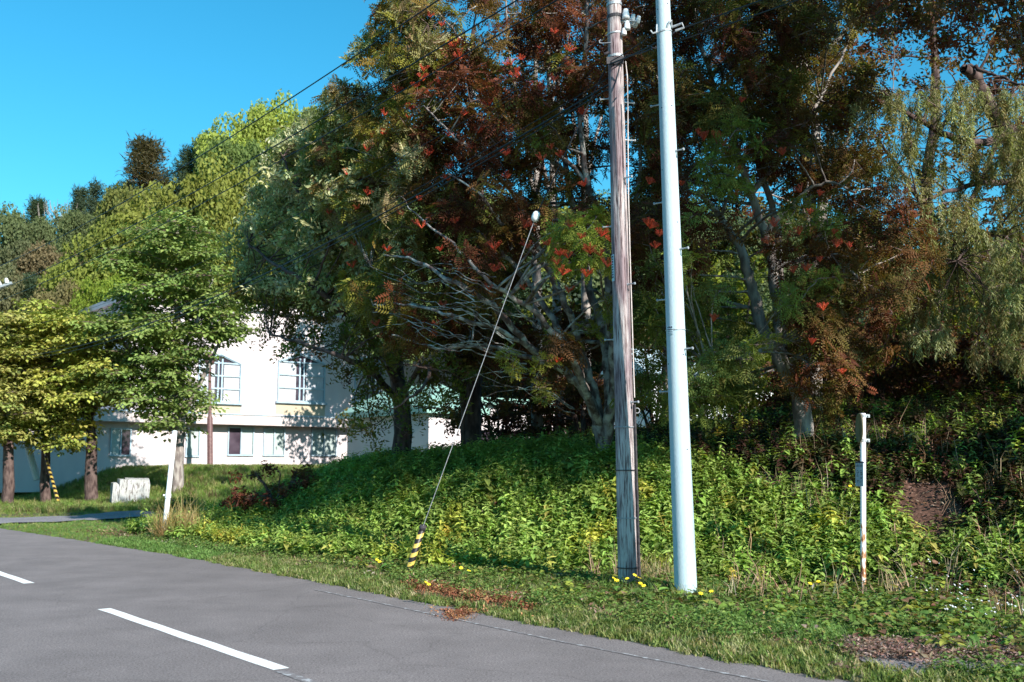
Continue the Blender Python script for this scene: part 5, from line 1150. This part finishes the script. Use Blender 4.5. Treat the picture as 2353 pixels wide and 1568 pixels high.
# tall leafy herbs on the bank
t, sp, x, y = scatter(52000, -6, 30, 1.0, 15)
z = H(x, y); nz1 = fbm(x, y, .45, 31); nz2 = fbm(x, y, 1.4, 32)
lim = np.interp(t, [-6, 4, 8, 9.5, 12, 15, 20, 27], [6.4, 6.2, 5.5, 4.3, 2.7, 1.6, 1.1, 1.6]) + (nz2-.5)*1.1
dens = np.where(sp < 8.2, 1.0, .45); right = sst(9, 5.5, t)*sst(8.5, 6.5, sp)
keep = (sp > lim) & (rng.random(len(x)) < dens) & (nz1 > .26) & ~((right > .3) & (fbm(x, y, 1.3, 33) < .30+.2*right)) & (t < 27.5+(nz2-.5)*3) & inview(x, y, z, 200) & ~near_drive(x, y)
x, y, z, t, sp, n1 = x[keep], y[keep], z[keep], t[keep], sp[keep], nz1[keep]; n = len(x)
print('herbs', n)
col = palette(n, HG, HGW, .10)*(0.8+.5*fbm(x, y, 1.1, 35))[:, None]; yel = fbm(x, y, .9, 36) > .66; col[yel] *= (1.5, 1.15, .9)
shd = (sp > 6.8)  # same herbs on the crest, shade put into darker, browner leaf colours
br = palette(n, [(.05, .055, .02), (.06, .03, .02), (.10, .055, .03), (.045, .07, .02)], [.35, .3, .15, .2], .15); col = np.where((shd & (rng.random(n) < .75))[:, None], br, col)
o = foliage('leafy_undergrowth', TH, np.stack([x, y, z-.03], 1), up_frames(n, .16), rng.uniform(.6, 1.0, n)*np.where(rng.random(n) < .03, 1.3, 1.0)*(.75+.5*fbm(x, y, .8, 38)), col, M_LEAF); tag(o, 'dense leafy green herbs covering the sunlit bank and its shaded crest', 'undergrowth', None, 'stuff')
# broad weeds: verge, foot of the bank, right hand bank
t, sp, x, y = scatter(26000, -6, 22, 1.0, 8.5); z = H(x, y); q = fbm(x, y, .7, 41)
keep = (sp > np.interp(t, [8, 14], [1.3, .7])+(fbm(x, y, 1.5, 44)-.5)*1.2) & ((sp < np.interp(t, [4, 8, 10, 12, 15, 26], [9.0, 7.0, 4.6, 3.3, 2.2, 2.0])) ) & (rng.random(len(x)) < np.where(q > .5, .6, .25)+.3*((t < 8) & (sp > 3))) & inview(x, y, z, 150)
x, y, z = x[keep], y[keep], z[keep]; n = len(x); print('weeds', n)
col = palette(n, [(.11, .18, .04), (.17, .24, .05), (.13, .13, .04), (.26, .27, .05), (.2, .12, .07)], [.35, .25, .2, .12, .08], .14)
o = foliage('broadleaf_weeds', TB+TB[:2], np.stack([x, y, z-.02], 1), up_frames(n, .25), rng.uniform(.4, .85, n), col, M_LEAF); tag(o, 'mixed broad leaved weeds at the foot of the bank and on its right part', 'weeds', None, 'stuff')
# dead leaves and straw lying on the bank
t, sp, x, y = scatter(30000, -6, 28, .6, 14); z = H(x, y); keep = inview(x, y, z, 100) & (rng.random(len(x)) < np.where(sp > 2, .8, .35)); x, y, z = x[keep], y[keep], z[keep]; n = len(x)
col = palette(n, [(.16, .09, .06), (.25, .17, .12), (.09, .045, .035), (.3, .24, .18)], [.35, .25, .3, .1], .15)
tag(foliage('leaf_litter', TL, np.stack([x, y, z+.015], 1), up_frames(n, .3), rng.uniform(.8, 1.5, n), col, M_LITTER), 'brown dead leaves and stalks lying between the plants', 'leaf litter', None, 'stuff')
# verge grass
t, sp, x, y = scatter(60000, -5, 34, -.08, 4.2); z = H(x, y); ed = fbm(x, y, 2.6, 51)
short = (sp < 1.1+(ed-.5)*.8); pav = np.zeros(len(x), bool)
cy = y*cT+(z-CAM_H)*sT; cz = -y*sT+(z-CAM_H)*cT; px = 1176.5+2353*x/cy; py = 784-2353*cz/cy
bare = ((px > 1930) & (py > 1474) & (py < 1556-.0*px) & (fbm(x, y, 1.7, 53) > .40) & (sp > .12)) | ((np.abs(py-(1338+.165*(px-930))-12) < 15) & (px > 925) & (px < 1230) & (fbm(x, y, 2.2, 54) > .35))
keep = (sp > .0+(ed-.5)*.28) & inview(x, y, z, 60) & ~bare & ~near_drive(x, y) & (rng.random(len(x)) < np.where(sp < 2.6, .95, .35)); 
x, y, z, sp, short, t, px, py = [a[keep] for a in (x, y, z, sp, short, t, px, py)]; n = len(x); print('grass', n)
GC = [(.15, .20, .06), (.23, .25, .10), (.34, .31, .18), (.11, .16, .045)]
col = palette(n, GC, [.35, .25, .2, .2], .12); lush = (px > 1550) & (sp > .9) | (t > 19); col[lush] = palette(int(lush.sum()), [(.14, .24, .07), (.19, .28, .10), (.10, .17, .05)], [.5, .25, .25], .1)
for nm, msk, tp, s_, lb in (('mown_verge_grass', short, TGS, .9, 'short dry mown grass along the road edge'), ('verge_grass', ~short, TG, .7, 'longer green grass on the verge behind the mown strip')):
    o = foliage(nm, tp, np.stack([x, y, z-.01], 1)[msk], up_frames(int(msk.sum()), .2), rng.uniform(.7, 1.25, int(msk.sum()))*s_*np.where(t[msk] > 25, .4, 1.0), col[msk], M_GRASS); tag(o, lb, 'grass', None, 'stuff')
# clover and small weeds in the verge
t, sp, x, y = scatter(30000, -5, 24, .5, 3.6); z = H(x, y); k = (fbm(x, y, 1.9, 57) > .47) & inview(x, y, z, 60) & (rng.random(len(x)) < .55); cy = y*cT+(z-CAM_H)*sT; cz = -y*sT+(z-CAM_H)*cT; px = 1176.5+2353*x/cy; py = 784-2353*cz/cy
k &= ~((px > 1930) & (py > 1474) & (py < 1556) & (fbm(x, y, 1.7, 53) > .40)); x, y, z = x[k], y[k], z[k]; n = len(x)
tag(foliage('clover', TBS, np.stack([x, y, z-.015], 1), up_frames(n, .2), rng.uniform(.5, .85, n), palette(n, [(.15, .23, .06), (.10, .17, .04), (.23, .26, .07)], [.5, .3, .2], .12), M_LEAF), 'low clover and small leaves among the verge grass', 'clover', None, 'stuff')
# left lawn and grass bank beyond the drive
t, sp, x, y = scatter(90000, 20, 62, .0, 46); z = H(x, y); k = inview(x, y, z, 40) & ~near_drive(x, y) & (y < 60) & ((t > 26) | (sp < 3.2) | (sp > 12)) & ~((sp > 3) & (t < 27)); x, y, z = x[k], y[k], z[k]; n = len(x); print('lawn', n)
col = palette(n, [(.14, .21, .05), (.2, .26, .08), (.28, .26, .13), (.16, .11, .07)], [.45, .25, .2, .1], .12)*(.75+.5*fbm(x, y, .5, 61))[:, None]
tag(foliage('lawn_grass', TG, np.stack([x, y, z-.01], 1), up_frames(n, .2), rng.uniform(1.0, 1.7, n)*np.where(y < 37.5, .32, 1.0), col, M_GRASS), 'green grass bank between the side road and the building', 'grass', None, 'stuff')
# dry stalks standing among the weeds on the right part of the bank
random.seed(14); TDS = variants(t_grass, 5, 6, .7, .08, .005, .4)
t, sp, x, y = scatter(900, -5, 11, 2.5, 9); z = H(x, y); k = inview(x, y, z, 40) & (fbm(x, y, .9, 91) > .45); x, y, z = x[k], y[k], z[k]; n = len(x)
tag(foliage('dry_stalks', TDS, np.stack([x, y, z-.01], 1), up_frames(n, .3), rng.uniform(.5, 1.1, n), palette(n, [(.34, .22, .16), (.25, .15, .11), (.42, .34, .25)], [.5, .3, .2], .15), M_LITTER), 'brown dry stalks scattered through the green plants on the right of the bank', 'dry stalks', None, 'stuff')
# long grass round the poles
def tuft(name, label, p, n, R0, tpl, scl, cols, wts, tilt=.25, mat=None):
    a = rng.uniform(0, 6.28, n); r = R0*np.sqrt(rng.random(n)); x = p[0]+np.cos(a)*r; y = p[1]+np.sin(a)*r; z = H(x, y)
    V, F, C = stamp(tpl, np.stack([x, y, z-.01], 1), up_frames(n, tilt), rng.uniform(.6, 1.15, n)*scl, palette(n, cols, wts, .12)); V = V-np.array([p[0], p[1], 0])
    o = link(name, np_mesh(name, V, [F], C), mat or M_GRASS); o.location = (p[0], p[1], 0); return tag(o, label, 'grass tuft')
random.seed(4); TDRY = variants(t_grass, 5, 14, .8, .05, .006, .55)
tuft('grass_tuft', 'tall dry straw coloured grass tuft round the foot of the marker post', (pb.x+.3, pb.y+.15), 60, .5, TDRY, 1.2, [(.34, .24, .12), (.42, .32, .18), (.2, .18, .07)], [.5, .3, .2], .3)
tuft('grass_tuft', 'long arching green grass round the foot of the wooden pole', (wb.x-.05, wb.y-.3), 44, .45, TGL, .75, [(.12, .17, .05), (.25, .22, .12), (.09, .14, .04)], [.4, .3, .3], .3)
tuft('grass_tuft', 'long arching grass with straw blades round the foot of the concrete pole', (cb.x-.1, cb.y-.3), 50, .55, TGL, .72, [(.12, .18, .06), (.28, .25, .14), (.09, .15, .05)], [.45, .25, .3], .3)
tuft('grass_tuft', 'tall thin dry grass standing between the two poles', ((wb.x+cb.x)/2+.1, wb.y+.9), 26, .5, TGL, 1.35, [(.3, .24, .14), (.16, .16, .07)], [.6, .4], .25)
tuft('grass_tuft', 'soft green grass at the foot of the bus stop sign', (sb.x, sb.y-.2), 24, .35, TGL, .6, [(.1, .17, .05), (.14, .19, .06)], [.5, .5], .3)
# orange needle litter on the verge
n = 900; u = rng.random(n); px = 930+u*300; py = 1338+u*50+rng.normal(0, 7, n); pts = [G(a, b_, .09) for a, b_ in zip(px, py)]; pts += [G(a, b_, .06) for a, b_ in zip(rng.normal(1050, 22, 260), rng.normal(1402, 6, 260))]
pp = np.array([tuple(p) for p in pts]); pp[:, 2] = H(pp[:, 0], pp[:, 1])+.02; n = len(pp)
random.seed(8); TOR = variants(t_litter, 4, 12, .09, .045)
tag(foliage('orange_litter', TOR, pp, up_frames(n, .3), rng.uniform(.6, 1.1, n), palette(n, [(.24, .10, .05), (.32, .18, .09), (.17, .06, .035)], [.5, .25, .25], .15), M_LITTER), 'rust orange needles and bark scattered on the verge by the striped guard', 'leaf litter', None, 'stuff')
# brown gravelly strip on the right
px = rng.uniform(1930, 2400, 1500); py = rng.uniform(1474, 1540, 1500); pts = np.array([tuple(G(a, b_, .1)) for a, b_ in zip(px, py)]); k = (fbm(pts[:, 0], pts[:, 1], 1.7, 53) > .40) & ((py < 1508) | (rng.random(1500) < .12)); pts = pts[k]; pts[:, 2] = np.maximum(H(pts[:, 0], pts[:, 1]), .105)+.008; n = len(pts)
tag(foliage('dry_litter', TL, pts, up_frames(n, .2), rng.uniform(.5, .9, n), palette(n, [(.24, .15, .12), (.16, .09, .07), (.34, .26, .22)], [.5, .3, .2], .15), M_LITTER), 'brown dry litter and gravel over the old paving at the lower right', 'leaf litter', None, 'stuff')
# flowers
M_YEL = noise_mat('yellow_petal', (.72, .50, .01), (.85, .65, .03), 20, .6); M_WHT = noise_mat('white_petal', (.6, .62, .68), (.75, .76, .8), 20, .6); M_STM = noise_mat('green_stem', (.05, .1, .025), (.08, .13, .03), 20, .7)
def flower_mesh(nh, h, pr, seed):
    random.seed(seed); st = MB(); heads = []
    for k in range(nh):
        pt = MB(); heads.append(pt)
        a = rv(0, 6.28); top = Vector((math.cos(a)*rv(.02, .1), math.sin(a)*rv(.02, .1), h*rv(.8, 1.05))); st.tube([(0, 0, -.03), tuple(top*.5+Vector((.01, 0, 0))), tuple(top)], [.004, .003, .002], 4, False)
        tl = Vector((rv(-.5, .5), rv(-.9, 0), 1)).normalized(); q = tl.to_track_quat('Z', 'Y')
        for i in range(7):
            b_ = i*2*math.pi/7; c, s_ = math.cos(b_), math.sin(b_); w_ = pr*.28
            V = [q @ Vector(v)+top for v in ((0, 0, 0), (c*pr*.6-s_*w_, s_*pr*.6+c*w_, .004), (c*pr, s_*pr, -.004), (c*pr*.6+s_*w_, s_*pr*.6-c*w_, .004))]; pt.add([tuple(v) for v in V], [(0, 1, 2, 3)])
    for k in range(5): a = rv(0, 6.28); z = h*rv(.1, .6); V, F = leaf_pts(.07, .02, (0, 0, z), (math.cos(a), math.sin(a), .3), (0, 0, 1), .3, 'l'); st.add([tuple(v) for v in V], F)
    return st.mesh('stem'), [q_.mesh('flower_head') for q_ in heads]
def flowers(name, spots, nh, h, pr, mat, label, cat, group, labels=None):
    ms = [flower_mesh(nh, h, pr, s_) for s_ in range(3)]
    for i, (px, py) in enumerate(spots):
        p = G(px, py, .1); o = empty(name, (p.x, p.y, Hs(p.x, p.y)), labels[i] if labels else label, cat, group); random.seed(i); o.rotation_euler.z = rv(-.6, .6); sm, pm = ms[i % 3]; link('stem', sm, M_STM, o); [link('flower_head', q_, mat, o) for q_ in pm]
flowers('yellow_flower', [(1405, 1378), (1428, 1375), (1456, 1374), (1473, 1392), (1622, 1412), (1062, 1352), (975, 1372), (1872, 1378), (1965, 1320), (866, 1330)], 2, .34, .032, M_YEL, None, 'flower', 'yellow wildflowers on the verge',
  ['yellow flower just left of the wooden pole foot', 'yellow flower in front of the left side of the wooden pole', 'yellow flower in front of the right side of the wooden pole', 'low yellow flower between the two pole feet', 'single yellow flower right of the concrete pole foot', 'yellow flower at the foot of the bank midway between guard and poles', 'yellow flower just right of the striped guard', 'yellow flower left of the bus stop sign', 'yellow flower beside the post of the bus stop sign', 'small yellow flower left of the striped guard'])
r = random.Random(2)
flowers('white_flower', [(r.uniform(2080, 2353), r.uniform(1352, 1440)) for _ in range(34)], 3, .2, .014, M_WHT, 'small pale white flower head in the patch at the lower right verge', 'flower', 'small white flowers at the lower right')
